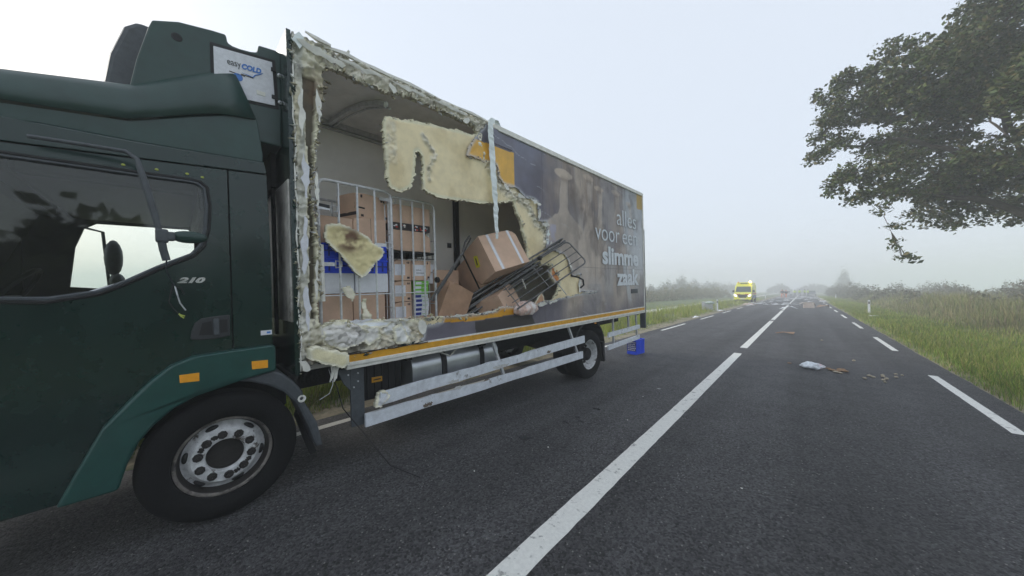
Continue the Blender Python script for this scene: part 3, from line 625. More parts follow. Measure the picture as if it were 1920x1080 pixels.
def col_core(y, z):
    n = fbm(y, z, 3, 5, 9); n2 = fbm(y, z, 22, 4, 19); r_ = rough_zone(y, z)
    def mixl(c, d, t): t = np.clip(t, 0, 1)[:, None]; return c*(1-t)+d*t
    c = np.tile(lin(246, 230, 190), (len(y), 1)); c = mixl(c, lin(230, 212, 170), sstep(.45, .7, n))
    c = mixl(c, lin(222, 217, 202), r_*.9); c = mixl(c, lin(248, 244, 228), r_*sstep(.5, .62, n2)); c = mixl(c, lin(104, 98, 84), r_*sstep(.53, .66, fbm(y, z, 9, 4, 50))*.55)
    d = dpoly(y, z, HOLE_CORE); c = mixl(c, lin(232, 228, 200), sstep(.035+.02*n2, .008, d)*.85)
    g = inpoly(*warp(y, z, .03, 33), GROOVE); c = mixl(c, lin(84, 78, 66), g*.9)
    top = inpoly(y, z, TOPBAND); c = mixl(c, lin(196, 192, 180), top*.5)
    fr = (y < 1.2)*sstep(1.0, 1.6, z); c = mixl(c, lin(228, 224, 200), fr*.55*(1-g)); c = mixl(c, lin(196, 198, 196), (y < .955)*.6*sstep(.3, .5, fbm(y, z*.4, 5, 3, 61)))
    c = mixl(c, lin(120, 92, 70), sstep(.25, .0, np.hypot((y-1.07)*1.6, (z-3.5)*.8))*.6)
    lowd = sstep(1.12, 1.02, z)*(y < 2); c = mixl(c, lin(96, 84, 66), lowd*.8*sstep(.4, .6, n)); c = mixl(c, lin(150, 110, 60), (z < 1.12)*(y < 1.25)*sstep(.5, .6, n2)*.5)
    wh = inpoly(y, z, CRUMPLE); c = mixl(c, lin(222, 220, 218), wh*.75)
    dark = (fbm(y, z, 14, 4, 40) > .66)*r_*.55; c = mixl(c, lin(60, 56, 50), dark)
    c = mixl(c, lin(236, 236, 234), sstep(.07, .03, dpoly(y, z, [(1.66, 1.28), (1.8, 1.34), (1.86, 1.22)], False)))
    return c
core = grid_layer('foam_core', -.022, (.866, 5.75, 1.055, 3.93), .0115, keep_core, disp_core, col_core, M_foam, .045, np.array([.62, .58, .42]), truck)

# inner liner of the undamaged wall, other walls, floor, roof
b = B(); b.bb(-.066, -.056, 5.6, 8.25, 1.1, 3.86); part(b, 'inner_liner', M_white)
b = B(); b.bb(-2.48, -.005, .835, .868, .98, 3.93); part(b, 'bulkhead', M_green)
b = B(); b.bb(-2.44, -.07, .87, .925, 1.12, 3.84); part(b, 'bulkhead_liner', M_white)
b = B(); b.bb(-2.50, -2.445, .87, 8.26, .98, 3.93); part(b, 'far_side_wall', M_white)
b = B(); b.bb(-2.44, -.035, .93, 8.2, 3.842, 3.925); part(b, 'roof', M_ceiling)
b = B(); b.bb(-2.44, -.06, .87, 8.2, 1.0, 1.15); part(b, 'floor', M_floor)
b = B(); b.bb(-1.30, -1.25, .93, 8.15, 1.152, 3.84); part(b, 'partition_wall', M_white)
b = B(); b.bb(-2.44, -.067, 8.14, 8.2, 1.152, 3.84); part(b, 'rear_door', M_white)
b = B(); b.bb(-1.247, -1.20, .94, 8.1, 3.775, 3.84); b.bb(-1.247, -1.21, .94, 8.1, 3.735, 3.75); part(b, 'ceiling_track', M_galv)
b = B(); pts = [(-1.2, 1.53, 3.80), (-1.0, 1.555, 3.81), (-.8, 1.59, 3.815), (-.5, 1.66, 3.80), (-.28, 1.76, 3.77), (-.2, 1.79, 3.73)]
b.tube(pts, .034, 6); b.tube([(p[0], p[1]+.045, p[2]-.03) for p in pts], .012, 6); part(b, 'ceiling_brace', M_galv, smooth=True)
b = B(); b.bb(-1.245, -1.18, 3.40, 3.49, 1.16, 3.74); part(b, 'load_lock_pole', M_black, bevel=.01)
b = B(); b.bb(-1.248, -1.24, 3.28, 3.36, 2.36, 2.44); part(b, 'vent_plate', M_chassis)
# white sheet and foam lumps along the torn sill
def slab(name, poly, x0, x1, m, parent=None, rim=True, amp=.012, seed=0, kindtag=None, M=None, col=None, stain=None, **kw):
    """irregular foam slab: outline in (y,z), real thickness, broken surface"""
    P = np.array(poly); y0, z0 = P.min(0); y1, z1 = P.max(0); cell = .011; ny = int((y1-y0)/cell)+2; nz = int((z1-z0)/cell)+2
    ys = y0-cell+np.arange(ny+1)*cell; zs = z0-cell+np.arange(nz+1)*cell; Y, Z = np.meshgrid(ys, zs, indexing='ij')
    yc, zc = (Y[:-1, :-1]+Y[1:, 1:])/2, (Z[:-1, :-1]+Z[1:, 1:])/2; yy, zz = warp(yc, zc, .03, seed); K = inpoly(yy, zz, poly)
    used = np.zeros(Y.shape, bool)
    for a, b_ in ((0, 0), (1, 0), (0, 1), (1, 1)): used[a:a+K.shape[0], b_:b_+K.shape[1]] |= K
    idx = -np.ones(Y.shape, int); idx[used] = np.arange(used.sum()); n = used.sum()
    Xf = x1+(fbm(Y, Z, 16, 4, seed)-.5)*amp*2; Xb = x0+(fbm(Y, Z, 12, 3, seed+8)-.5)*amp
    V = np.concatenate([np.stack([Xf[used], Y[used], Z[used]], 1), np.stack([Xb[used], Y[used], Z[used]], 1)])
    i, j = np.nonzero(K); q = np.stack([idx[i, j], idx[i+1, j], idx[i+1, j+1], idx[i, j+1]], 1); F = [q, q[:, ::-1]+n]
    Kp = np.pad(K, 1)
    for di, dj, (p, r_) in ((-1, 0, (0, 3)), (1, 0, (1, 2)), (0, -1, (0, 1)), (0, 1, (3, 2))):
        nb = ~Kp[1+di:Kp.shape[0]-1+di, 1+dj:Kp.shape[1]-1+dj] & K; ii, jj = np.nonzero(nb); cs = [(ii, jj), (ii+1, jj), (ii+1, jj+1), (ii, jj+1)]
        a, b_ = idx[cs[p]], idx[cs[r_]]; F.append(np.stack([a, b_, b_+n, a+n], 1))
    base = (col*1.2 if rim else col) if col is not None else lin(244, 228, 180); y_, z_ = Y[used], Z[used]
    c = np.tile(base, (n, 1)); d = dpoly(y_, z_, poly); t = sstep(.03, .005, d)[:, None]*rim; c = c*(1-t)+lin(232, 228, 205)*t
    if stain is not None:
        t = (sstep(.12, .0, dpoly(y_, z_, stain))*sstep(.3, .6, fbm(y_, z_, 12, 4, 3)))[:, None]; c = c*(1-t)+lin(112, 84, 66)*t
    cen = V.mean(0)
    if M is None: V0 = V
    else: V0 = V
    o = np_mesh(name, V0, np.concatenate(F), m, parent, col=np.concatenate([c, c*.9]), **kw)
    if parent is truck: o.matrix_local = PIT
    else: o.matrix_world = MB
    return o
slab('foam_lump', CRUMPLE, -.03, .045, M_foam, truck, amp=.06, seed=5, col=lin(206, 204, 200))
slab('foam_lump', [(1.36, 1.36), (1.55, 1.33), (1.56, 1.22), (1.44, 1.16), (1.37, 1.24)], -.03, .03, M_foam, truck, amp=.05, seed=15, col=lin(212, 210, 204))
slab('foam_lump', [(1.70, 1.30), (1.80, 1.33), (1.86, 1.2), (1.85, 1.12), (1.72, 1.13)], -.03, .02, M_foam, truck, amp=.04, seed=25, col=lin(214, 214, 210))
slab('foam_block', BLOCK, -.04, .12, M_foam2, truck, amp=.012, seed=35, col=lin(216, 208, 172))
slab('white_sheet', SHEET, -.005, .012, M_foam, truck, amp=.012, seed=45, col=lin(226, 230, 236))
# milky strip of sealing tape hanging over the roof rail
b = B(); sp = [(3.32, 3.88, -.02), (3.30, 3.955, 0), (3.24, 3.99, .03), (3.16, 3.965, .06), (3.11, 3.88, .06), (3.115, 3.7, .055), (3.14, 3.5, .05), (3.14, 3.25, .06), (3.16, 3.0, .055), (3.18, 2.8, .05), (3.18, 2.6, .045), (3.19, 2.42, .05), (3.195, 2.33, .04)]
rd = random.Random(4); L_ = []; R_ = []
sp2 = []
for i in range(len(sp)-1):
    for k in range(5):
        t = k/5; sp2.append(tuple(sp[i][j]*(1-t)+sp[i+1][j]*t for j in range(3)))
for i, (y, z, x) in enumerate(sp2):
    w = .05*(1 - .55*max(0, (3.0-z)/.7)) + rd.uniform(-.008, .008)
    L_.append((x+rd.uniform(-.006, .006), y-w, z)); R_.append((x+rd.uniform(-.006, .006), y+w, z))
n = len(L_); V = L_+R_+[(x-.004, y, z) for x, y, z in L_+R_]
F = [(i, i+n, i+n+1, i+1) for i in range(n-1)]+[(i+2*n, i+1+2*n, i+n+1+2*n, i+n+2*n) for i in range(n-1)]+[(i, i+1, i+1+2*n, i+2*n) for i in range(n-1)]+[(i+n, i+1+n, i+1+3*n, i+3*n) for i in range(n-1)]
b.add(V, F); part(b, 'hanging_strip', M_skinw)

# loose shreds along every torn edge (nobody could count them)
def shreds(paths, n, seed, name, colset, size=.03, xr=(-.05, .02), out=.04):
    r_ = np.random.default_rng(seed); V = []; F = []; C = []
    segs = [(np.array(p[i]), np.array(p[(i+1)])) for p in paths for i in range(len(p)-1)]
    w = np.array([np.hypot(*(b_-a)) for a, b_ in segs]); w /= w.sum()
    for k in range(n):
        a, b_ = segs[r_.choice(len(segs), p=w)]; p = a+(b_-a)*r_.random(); p = p+r_.normal(size=2)*out*.35
        c = np.array([r_.uniform(*xr), p[0], p[1]]); s = size*(.3+1.1*r_.random()**2)
        d1 = r_.normal(size=3); d1 /= np.linalg.norm(d1); d2 = r_.normal(size=3); d2 -= d1*(d1@d2); d2 /= np.linalg.norm(d2); d3 = np.cross(d1, d2)
        e = [c-d1*s, c+d2*s*.5, c+d1*s*(.6+r_.random()), c-d2*s*.45, c+d3*s*.35]
        o = len(V); V += e; F += [(o, o+1, o+4), (o+1, o+2, o+4), (o+2, o+3, o+4), (o+3, o, o+4), (o, o+3, o+2), (o, o+2, o+1)]
        cc = colset[r_.integers(len(colset))]*(.8+.3*r_.random()); C += [cc]*5
    o = np_mesh(name, np.array(V), np.array(F), M_foam, truck, col=np.array(C), kind='stuff'); o.matrix_local = PIT
FC = [lin(226, 222, 198), lin(206, 196, 160), lin(200, 202, 200), lin(150, 142, 120)]
shreds([HOLE_CORE[:11], HOLE_CORE[-8:]+[HOLE_CORE[0]]], 260, 3, 'foam_shreds', FC, .035)
shreds([HOLE_CORE[12:38]], 220, 4, 'foam_shreds', FC, .016, (-.06, -.02), .02)
shreds([HOLE_CORE[36:60], [(1.05, 1.40), (2.3, 1.36)]], 340, 5, 'foam_shreds', FC, .03, (-.06, .03))
shreds([HOLE_SKIN[2:52]], 380, 6, 'skin_shreds', [lin(200, 204, 210), lin(220, 216, 200), lin(130, 126, 138)], .022, (-.02, .03), .03)
shreds([[(.87, 3.9), (.87, 1.0)], [(.95, 1.05), (2.0, 1.11)]], 240, 7, 'skin_shreds', [lin(220, 222, 214), lin(190, 184, 160), lin(40, 62, 56)], .026, (-.03, .03), .02)
# curled and snapped pieces of the outer skin standing off the torn edges, thin sheet with pale back
def shard(pts, curl, m, name='skin_shard'):
    b_ = B(); n = len(pts); cy = sum(p[0] for p in pts)/n; cz = sum(p[1] for p in pts)/n
    V = [(curl[0]+curl[1]*(p[0]-cy)+curl[2]*(p[1]-cz)+curl[3]*((p[0]-cy)**2+(p[1]-cz)**2), p[0], p[1]) for p in pts]; V = [(curl[0]+curl[1]*(p[0]-cy)*.5+curl[2]*(p[1]-cz)*.5+min(.03, curl[3]*((p[0]-cy)**2+(p[1]-cz)**2)), p[0], p[1]) for p in pts]; V.append((curl[0], cy, cz))
    V2 = [(x-.004, y, z) for x, y, z in V]; F = [(i, (i+1) % n, n) for i in range(n)]+[((i+1) % n+n+1, i+n+1, 2*n+1) for i in range(n)]+[(i, i+n+1, (i+1) % n+n+1, (i+1) % n) for i in range(n)]
    b_.add(V+V2, F); part(b_, name, m)
rd = random.Random(31)
def jag(cy, cz, L, W, ang, k=9):
    out = []
    if max(L, W)/min(L, W) > 3.2:          # a ragged ribbon
        if W > L: L, W, ang = W, L, ang+math.pi/2
        m_ = 9; top = [(-L+2*L*i/m_, W*rd.uniform(.1, 1.3)*(1-.75*abs(2*i/m_-1)**3)) for i in range(m_+1)]; bot = [(-L+2*L*(i+.4)/m_, -W*rd.uniform(.1, 1.3)*(1-.75*abs(2*i/m_-1)**3)) for i in range(m_-1, -1, -1)]
        return [(cy+u*math.cos(ang)-v*math.sin(ang), cz+u*math.sin(ang)+v*math.cos(ang)) for u, v in top+bot]
    for i in range(k):
        a = 2*math.pi*i/k; r_ = rd.uniform(.55, 1.25); u, v = L*math.cos(a)*r_, W*math.sin(a)*r_; out.append((cy+u*math.cos(ang)-v*math.sin(ang), cz+u*math.sin(ang)+v*math.cos(ang)))
    return out
for cy, cz, L, W, ang, cur, mm in [(3.42, 3.10, .09, .03, -.6, (.03, .2, -.1, 1), M_cream), (3.72, 3.03, .10, .035, -.2, (.03, -.2, .3, 1), M_cream), (4.05, 3.0, .11, .03, -.3, (.035, .3, 0, 1), M_cream), (4.14, 2.82, .09, .028, 1.5, (.03, .3, .1, 1), M_cream),
    (4.30, 2.68, .10, .04, -.1, (.03, 0, .3, 1), M_cream), (4.36, 2.48, .13, .03, 1.45, (.02, .4, 0, 1), M_skinw), (4.40, 2.33, .10, .03, 1.2, (.02, .3, 0, 1), M_cream), (5.0, 2.05, .10, .03, -1.2, (.02, .2, 0, 1), M_cream), (5.28, 1.66, .12, .03, 1.5, (.02, .3, 0, 1), M_cream), (5.55, 1.54, .26, .012, .02, (.02, 0, .5, .1), M_cream),
    (4.45, 1.42, .12, .03, .2, (.03, 0, .3, 1), M_cream), (4.15, 1.40, .10, .035, 0, (.035, .1, .3, 1), M_cream), (3.0, 1.355, .16, .02, .05, (.02, 0, .4, .3), M_cream), (2.55, 1.35, .14, .02, 0, (.02, 0, .4, .3), M_cream), (2.05, 1.27, .05, .09, .2, (.015, .4, 0, .5), M_cream),
    (1.10, 3.83, .20, .035, -.12, (.02, 0, .5, .2), M_cream), (1.45, 3.86, .22, .025, .02, (.02, 0, .5, .2), M_cream), (1.95, 3.87, .20, .025, 0, (.02, 0, .4, .2), M_cream), (2.5, 3.88, .26, .02, .0, (.02, 0, .4, .1), M_cream), (.915, 3.86, .05, .06, 0, (.02, 0, 0, 0), M_skinw), (1.75, 3.80, .06, .03, -.9, (.03, .3, .2, 1), M_cream), (2.72, 3.79, .04, .05, -.9, (.03, .3, .2, 1), M_cream),
    (.93, 3.25, .025, .22, 0, (.018, .5, 0, 0), M_cream), (.94, 2.7, .03, .20, .03, (.018, .5, 0, 0), M_paper), (.925, 2.1, .028, .26, -.02, (.018, .5, 0, 0), M_paper), (.93, 1.55, .026, .2, .02, (.018, .5, 0, 0), M_paper), (1.06, 3.35, .02, .15, .05, (.02, .5, 0, 0), M_cream), (1.03, 2.6, .016, .16, .03, (.02, .5, 0, 0), M_cream), (1.01, 1.8, .016, .18, -.03, (.02, .5, 0, 0), M_cream), (.90, 1.05, .03, .07, .4, (.03, .6, 0, 0), M_cream), (1.35, 1.40, .15, .02, .0, (.02, 0, .3, .1), M_paper), (1.75, 1.375, .16, .018, -.05, (.02, 0, .3, .1), M_cream)]:
    shard(jag(cy, cz, L, W, ang), cur, mm)
# splintered roof edge: thin laths sprung up along the top
b = B(); rd = random.Random(9)
for y0, y1, z0, z1 in [(.98, 1.18, 3.985, 3.95), (1.0, 1.6, 3.925, 3.94), (1.25, 1.95, 3.94, 3.935), (1.55, 2.4, 3.935, 3.94), (2.0, 2.9, 3.93, 3.935), (2.5, 3.15, 3.935, 3.93), (1.32, 1.34, 3.93, 3.99)]:
    b.tube([(-.01+rd.uniform(-.03, .02), y0, z0), (rd.uniform(-.03, .02), (y0+y1)/2, (z0+z1)/2+rd.uniform(-.01, .012)), (rd.uniform(-.03, .01), y1, z1)], .012, 4, rs=[.008, .022, .012])
part(b, 'roof_splinters', M_cream)
b = B(); b.bb(-.055, .012, 3.22, 8.27, 3.875, 3.945); b.bb(-.02, .022, 3.3, 8.27, 3.86, 3.885); part(b, 'roof_rail', M_cream, bevel=.012)
b = B(); b.bb(-.02, .014, 2.0, 8.27, 1.088, 1.104); part(b, 'upper_trim', M_cream)
b = B(); b.bb(-.04, .022, 1.24, 8.27, .985, 1.022); b.bb(-.06, .008, 1.24, 8.27, .95, .986); part(b, 'lower_trim', M_cream, bevel=.006)
b = B(); b.bb(-.03, .016, 1.25, 8.262, 1.022, 1.088); part(b, 'yellow_strip', M_yellow)
b = B(); b.tube([(.022, 1.2+.1*i, 1.095+.006*math.sin(i*2.1)) for i in range(10)], .006, 5); b.tube([(.022, 1.25+.1*i, 1.105+.008*math.sin(i*1.7)) for i in range(9)], .004, 5); part(b, 'torn_seal', M_black)
b = B()
for k in range(6): b.tube([(.03+.01*k, 1.10+.012*k, 1.03), (.05, 1.10+.009*k, .97), (.04+.008*k, 1.085+.008*k, .88+.015*(k % 3))], .005, 4)
part(b, 'dangling_fibres', M_cream)
b = B(); b.bb(-.07, .018, 8.262, 8.30, .95, 3.93); part(b, 'rear_corner_post', M_cream, bevel=.006)
b = B(); b.bb(-.13, .012, 8.302, 8.37, .56, 3.05); b.bb(-.12, .0, 8.302, 8.34, 3.1, 3.72); part(b, 'tail_lift_column', M_guard, bevel=.015)
# lettering on the side
def side_text(s, y0, y1, z, size, off, name='lettering'):
    Mx = PIT @ Matrix(((0, 0, 1, .0145), (1, 0, 0, y0), (0, 1, 0, z), (0, 0, 0, 1)))
    return text_mesh(s, size, M_letter, name, truck, Mx, offset=off, extrude=.0015, width=y1-y0)
side_text('alles', 6.84, 7.84, 2.985, .52, -.003); side_text('voor', 5.90, 6.95, 2.585, .52, -.003); side_text('een', 7.10, 7.88, 2.585, .52, -.003)
side_text('slimme', 6.17, 7.93, 2.12, .50, .018); side_text('zaak', 6.79, 7.93, 1.67, .50, .018)
b = B(); b.bb(.008, .018, 7.52, 7.86, 1.46, 1.56); part(b, 'small_plate', M_guard)
b = B()
for k in range(12): b.bb(.010, .015, 3.22+.03*k, 3.22+.03*k+.018, 3.658, 3.670)
part(b, 'small_print', M_ink, kind='stuff')

# ---- refrigeration unit on the bulkhead
def prism_part(name, poly, x0, x1, m, bevel=0, hole=None, parent=None, M=I4, **kw):
    bl = B().prism(poly, x0, x1, 0, hole); return part(bl, name, m, bevel=bevel, parent=parent, M=M, **kw)
RF = [p for p in REEFER]
RF[0] = (-.06, 3.12); RF = [(-.06, 3.0)]+RF[:-1]+[(.832, 3.0)]
ref = prism_part('refrigeration_unit', RF, -2.2, -.25, M_green_mat, bevel=.03)
b = B().prism([(-.20, 3.1), (-.15, 3.45), (-.08, 3.68), (-.02, 3.74), (.1, 3.74), (.1, 3.1)], -2.0, -.42); part(b, 'front_grille', M_guard, bevel=.03, parent=ref)
b = B().prism([(PANEL[0][0]-.02, 3.70), (.80, 3.755), (.815, 3.33), (PANEL[0][0]-.02, 3.28)], -.262, -.244); part(b, 'panel_frame', M_black, parent=ref)
b = B().prism([(PANEL[0][0], 3.675), (.775, 3.728), (.79, 3.35), (PANEL[0][0], 3.30)], -.25, -.238); part(b, 'service_panel', M_paper, parent=ref, bevel=.003)
def rtext(s, y0, y1, z, size, m, shear=0, off=0, rot=.1):
    Mx = Matrix(((0, 0, 1, -.2355), (math.cos(rot), -math.sin(rot), 0, y0), (math.sin(rot), math.cos(rot), 0, z), (0, 0, 0, 1)))
    return text_mesh(s, size, m, 'panel_lettering', ref, Mx, offset=off, extrude=.0008, shear=shear, width=y1-y0)
rtext('easy', .475, .562, 3.568, .075, M_guard); rtext('COLD', .566, .70, 3.574, .058, M_bluetext, .3, .003)
b = B(); b.tube([(-.236, .565+.018*i, 3.538-.002*i+(.0012*i*i if i > 4 else 0)) for i in range(9)], .004, 5, rs=[.001, .002, .003, .004, .005, .005, .005, .004, .001]); part(b, 'swoosh', M_bluetext, parent=ref)
b = B(); b.box((-.236, .535, 3.515), (.002, .10, .006)); b.box((-.236, .60, 3.524), (.002, .08, .006)); part(b, 'small_print', M_ink, parent=ref)
b = B().lathe([(-.2375, 0.001), (-.2345, .03), (-.2375, .031)], (0, .54, 3.49), 16); part(b, 'round_emblem', M_bluetext, parent=ref)
b = B(); b.bb(-.2375, -.2345, .66, .72, 3.40, 3.435); part(b, 'small_sticker', M_cream, parent=ref)
for z in (3.66, 3.42):
    b = B(); b.bb(-.24, -.225, .765, .80, z-.015, z+.015); part(b, 'panel_clip', M_black, parent=ref)
    b = B().lathe([(-.25, .016), (-.228, .016), (-.222, .006)], (0, .825, z-.03), 12); part(b, 'bolt', M_galv, parent=ref, smooth=True)
b = B().lathe([(-.2501, .001), (-.246, .024), (-.2475, .03), (-.252, .032)], (0, .19, 3.64), 20); part(b, 'vent_hole', M_black, parent=ref)
b = B(); b.bb(-1.6, -.275, .50, .66, 3.70, 3.752)
for k in range(16): b.bb(-1.5+.07*k, -1.48+.07*k, .50, .665, 3.75, 3.765)
part(b, 'top_grille', M_guard, parent=ref)

# ---- cab
CAB = [(-1.16, .45), (-1.24, 1.2), (-1.16, 1.72), (-.96, 2.3), (-.78, 2.66), (-.68, 2.735), (-.058, 2.736), (.674, 2.775), (.69, 2.70), (.704, 2.0), (.70, 1.262), (.40, 1.257), (.22, 1.249), (.106, 1.204), (.008, 1.118), (-.089, 1.004), (-.20, .86), (-.30, .62), (-.38, .45)]
WIN = [(-.92, 1.70), (-.80, 2.28), (-.70, 2.5), (-.60, 2.53)]+[(0.0, 2.538), (.084, 2.541), (.24, 2.545), (.29, 2.538), (.325, 2.505), (.338, 2.37), (.328, 2.187), (.299, 2.056), (.246, 1.981), (.07, 1.88), (-.076, 1.781), (-.20, 1.71), (-.40, 1.67)]
def clip_half(poly, f):
    """Sutherland-Hodgman against f(p) >= 0 with f linear"""
    out = []
    for i in range(len(poly)):
        a, b_ = poly[i], poly[(i+1) % len(poly)]; fa, fb = f(a), f(b_)
        if fa >= 0: out.append(a)
        if (fa >= 0) != (fb >= 0):
            t = fa/(fa-fb); out.append((a[0]+(b_[0]-a[0])*t, a[1]+(b_[1]-a[1])*t))
    return out
doorz = lambda y: 2.622+.075*(y+.06)
door_poly = clip_half(clip_half(CAB, lambda p: .440-p[0]), lambda p: doorz(p[0])-p[1])
roof_poly = clip_half(CAB, lambda p: p[1]-(doorz(p[0])+.008))
corner_poly = clip_half(clip_half(CAB, lambda p: p[0]-.449), lambda p: (doorz(p[0])-.0)-p[1])
door = prism_part('door', door_poly, -.13, -.10, M_green, hole=WIN, bevel=.006)
prism_part('roof_side_panel', roof_poly, -.13, -.098, M_green, bevel=.006)
prism_part('corner_panel', corner_poly, -.13, -.10, M_green, bevel=.006)
prism_part('inner_side_panel', [(p[0]*.99, p[1]*.995+.01) for p in CAB], -.16, -.135, M_black, hole=WIN)
WIN2 = [(-.60, 1.80), (-.56, 2.2), (-.50, 2.40), (-.42, 2.46), (.26, 2.47), (.31, 2.42), (.30, 1.80), (.1, 1.72)]
prism_part('far_side_panel', CAB, -2.28, -2.24, M_black, hole=WIN2)
def offs(poly, k):
    cx = sum(p[0] for p in poly)/len(poly); cz = sum(p[1] for p in poly)/len(poly); return [(cx+(p[0]-cx)*k, cz+(p[1]-cz)*k) for p in poly]
b = B(); b.tube([(-.098, p[0], p[1]) for p in offs(WIN, .995)], .011, 6, closed=True); seal = part(b, 'window_seal', M_black, parent=door, smooth=True)
b = B(); b.tube([(-.105, p[0], p[1]) for p in offs(WIN, .955)], .014, 6, closed=True); part(b, 'window_frame', M_guard, parent=door, smooth=True)
prism_part('window_glass', offs(WIN, .99), -.118, -.114, M_glass, parent=door)
b = B(); b.tube([(-.104, -.25, 1.725), (-.104, -.08, 1.80), (-.104, .07, 1.895)], .006, 6); part(b, 'weather_strip', M_galv, parent=door)
b = B(); b.bb(-2.24, -.16, -.72, .66, 2.60, 2.70); b.bb(-2.24, -.16, .62, .68, 1.2, 2.6); part(b, 'headliner', M_black)
b = B(); b.bb(-2.2, -.2, .28, .58, 2.34, 2.6); b.bb(-2.1, -.3, -.55, .28, 2.47, 2.6); part(b, 'roof_console', M_black, bevel=.03)
b = B(); b.bb(-.9, -.3, .15, .6, 1.35, 1.6); b.bb(-.82, -.38, .45, .6, 1.6, 2.0); part(b, 'seat', M_black, bevel=.05)
b = B(); b.bb(-.72, -.48, .46, .58, 2.02, 2.24); part(b, 'headrest', M_black, bevel=.05)
b = B(); b.tube([(-.6+.22*math.cos(a), -.62+.12*math.sin(a), 1.70+.19*math.sin(a)) for a in np.linspace(0, 2*math.pi, 25)[:-1]], .016, 6, closed=True); b.tube([(-.6, -.62, 1.70), (-.6, -.85, 1.5)], .03, 6); b.box((-.6, -.62, 1.70), (.40, .03, .04)); part(b, 'steering_wheel', M_black, smooth=True)
b = B().blob((-2.46, -.33, 2.12), (.07, .07, .20), .02, 8); b.blob((-2.46, -.31, 1.86), (.07, .06, .09), .02, 8); b.tube([(-2.3, -.62, 2.45), (-2.46, -.40, 2.40), (-2.46, -.36, 1.7), (-2.3, -.62, 1.65)], .015, 6); part(b, 'far_mirror', M_guard, smooth=True)
b = B(); b.bb(-2.2, -.16, -1.1, -.6, 1.0, 1.55); part(b, 'dashboard', M_black, bevel=.05)
b = B(); b.bb(-2.24, -.12, -1.24, -1.16, .45, 1.7); part(b, 'front_panel', M_green, bevel=.02)
b = B(); b.prism([(-1.16, 1.72), (-.80, 2.64), (-.76, 2.62), (-1.12, 1.70)], -2.2, -.16); part(b, 'windscreen', M_glass)
b = B(); b.prism([(-1.10, 1.74), (-.76, 2.62), (-.72, 2.60), (-1.06, 1.72)], -2.235, -.165); b.bb(-2.24, -.165, -.95, -.66, 2.5, 2.62); b.bb(-2.30, -2.2, -1.2, -.86, 1.5, 2.5); part(b, 'added_sky_block', M_black)  # black sheet and blocks added to shut out sky showing through the windscreen
b = B(); b.bb(-2.26, -.15, .665, .70, .95, 2.6); part(b, 'cab_back', M_green)
# roof: slopes up and inward from the side rail
def loft(secs):
    """secs: list of (y, [(x, z) ...]) with equal counts"""
    bl = B(); n = len(secs[0][1]); V = [(x, y, z) for y, s in secs for x, z in s]
    F = [(i*n+k, i*n+k+1, (i+1)*n+k+1, (i+1)*n+k) for i in range(len(secs)-1) for k in range(n-1)]
    F += [tuple(range(n)), tuple((len(secs)-1)*n+k for k in range(n-1, -1, -1))]
    bl.add(V, F); return bl
secs = []
for y, z in [(-.68, 2.70), (-.4, 2.733), (-.05, 2.737), (.3, 2.756), (.674, 2.776)]:
    secs.append((y, [(-.10, z-.03), (-.098, z-.005), (-.11, z+.012), (-.16, z+.03), (-.3, z+.045), (-2.0, z+.045), (-2.2, z+.02), (-2.25, z-.03)]))
part(loft(secs), 'cab_roof', M_green, smooth=True)
# air deflector
def topz(y): return float(np.interp(y, [-.95, -.5, -.06, .108, .325, .469, .52], [2.98, 3.10, 3.20, 3.32, 3.47, 3.57, 3.585]))
def crz(y): return float(np.interp(y, [-.95, -.06, .255, .64], [2.80, 2.90, 3.045, 3.205]))
secs = []
for y in (-.95, -.7, -.4, -.05, .1, .25, .4, .50):
    zt, zc_ = topz(y), crz(y)
    secs.append((y, [(-.145, zc_), (-.17, zc_+(zt-zc_)*.35), (-.21, zc_+(zt-zc_)*.7), (-.25, zc_+(zt-zc_)*.9), (-.31, zt), (-.45, zt+.025), (-1.2, zt+.05), (-1.95, zt+.02), (-2.1, zt), (-2.2, zc_)]))
y = .50; e_ = [(.50+.0, 0)]
# rear edge slopes: the last section leans back towards the foot
last = [(x, z) for x, z in secs[-1][1]]
bl = B(); n = len(last); V = []
for k_, (yy, s) in enumerate(secs):
    for x, z in s:
        V.append((x, yy+(.135*max(0, (topz(.5)-z))/(topz(.5)-crz(.5)) if k_ == len(secs)-1 else 0), z))
F = [(i*n+k, i*n+k+1, (i+1)*n+k+1, (i+1)*n+k) for i in range(len(secs)-1) for k in range(n-1)]
bl.add(V, F); defl = part(bl, 'air_deflector', M_green_mat, smooth=True)
md = defl.modifiers.new('thick', 'SOLIDIFY'); md.thickness = .008; md.offset = -1
low = [(-.95, 2.78), (-.06, 2.895), (.255, 3.038), (.638, 3.196), (.655, 3.08), (.68, 2.86), (.675, 2.80), (-.06, 2.762), (-.95, 2.72)]
prism_part('deflector_side', low, -.185, -.165, M_green_mat, bevel=.006)
M_handle = mat('handle_plastic', (.03, .032, .036), .5)
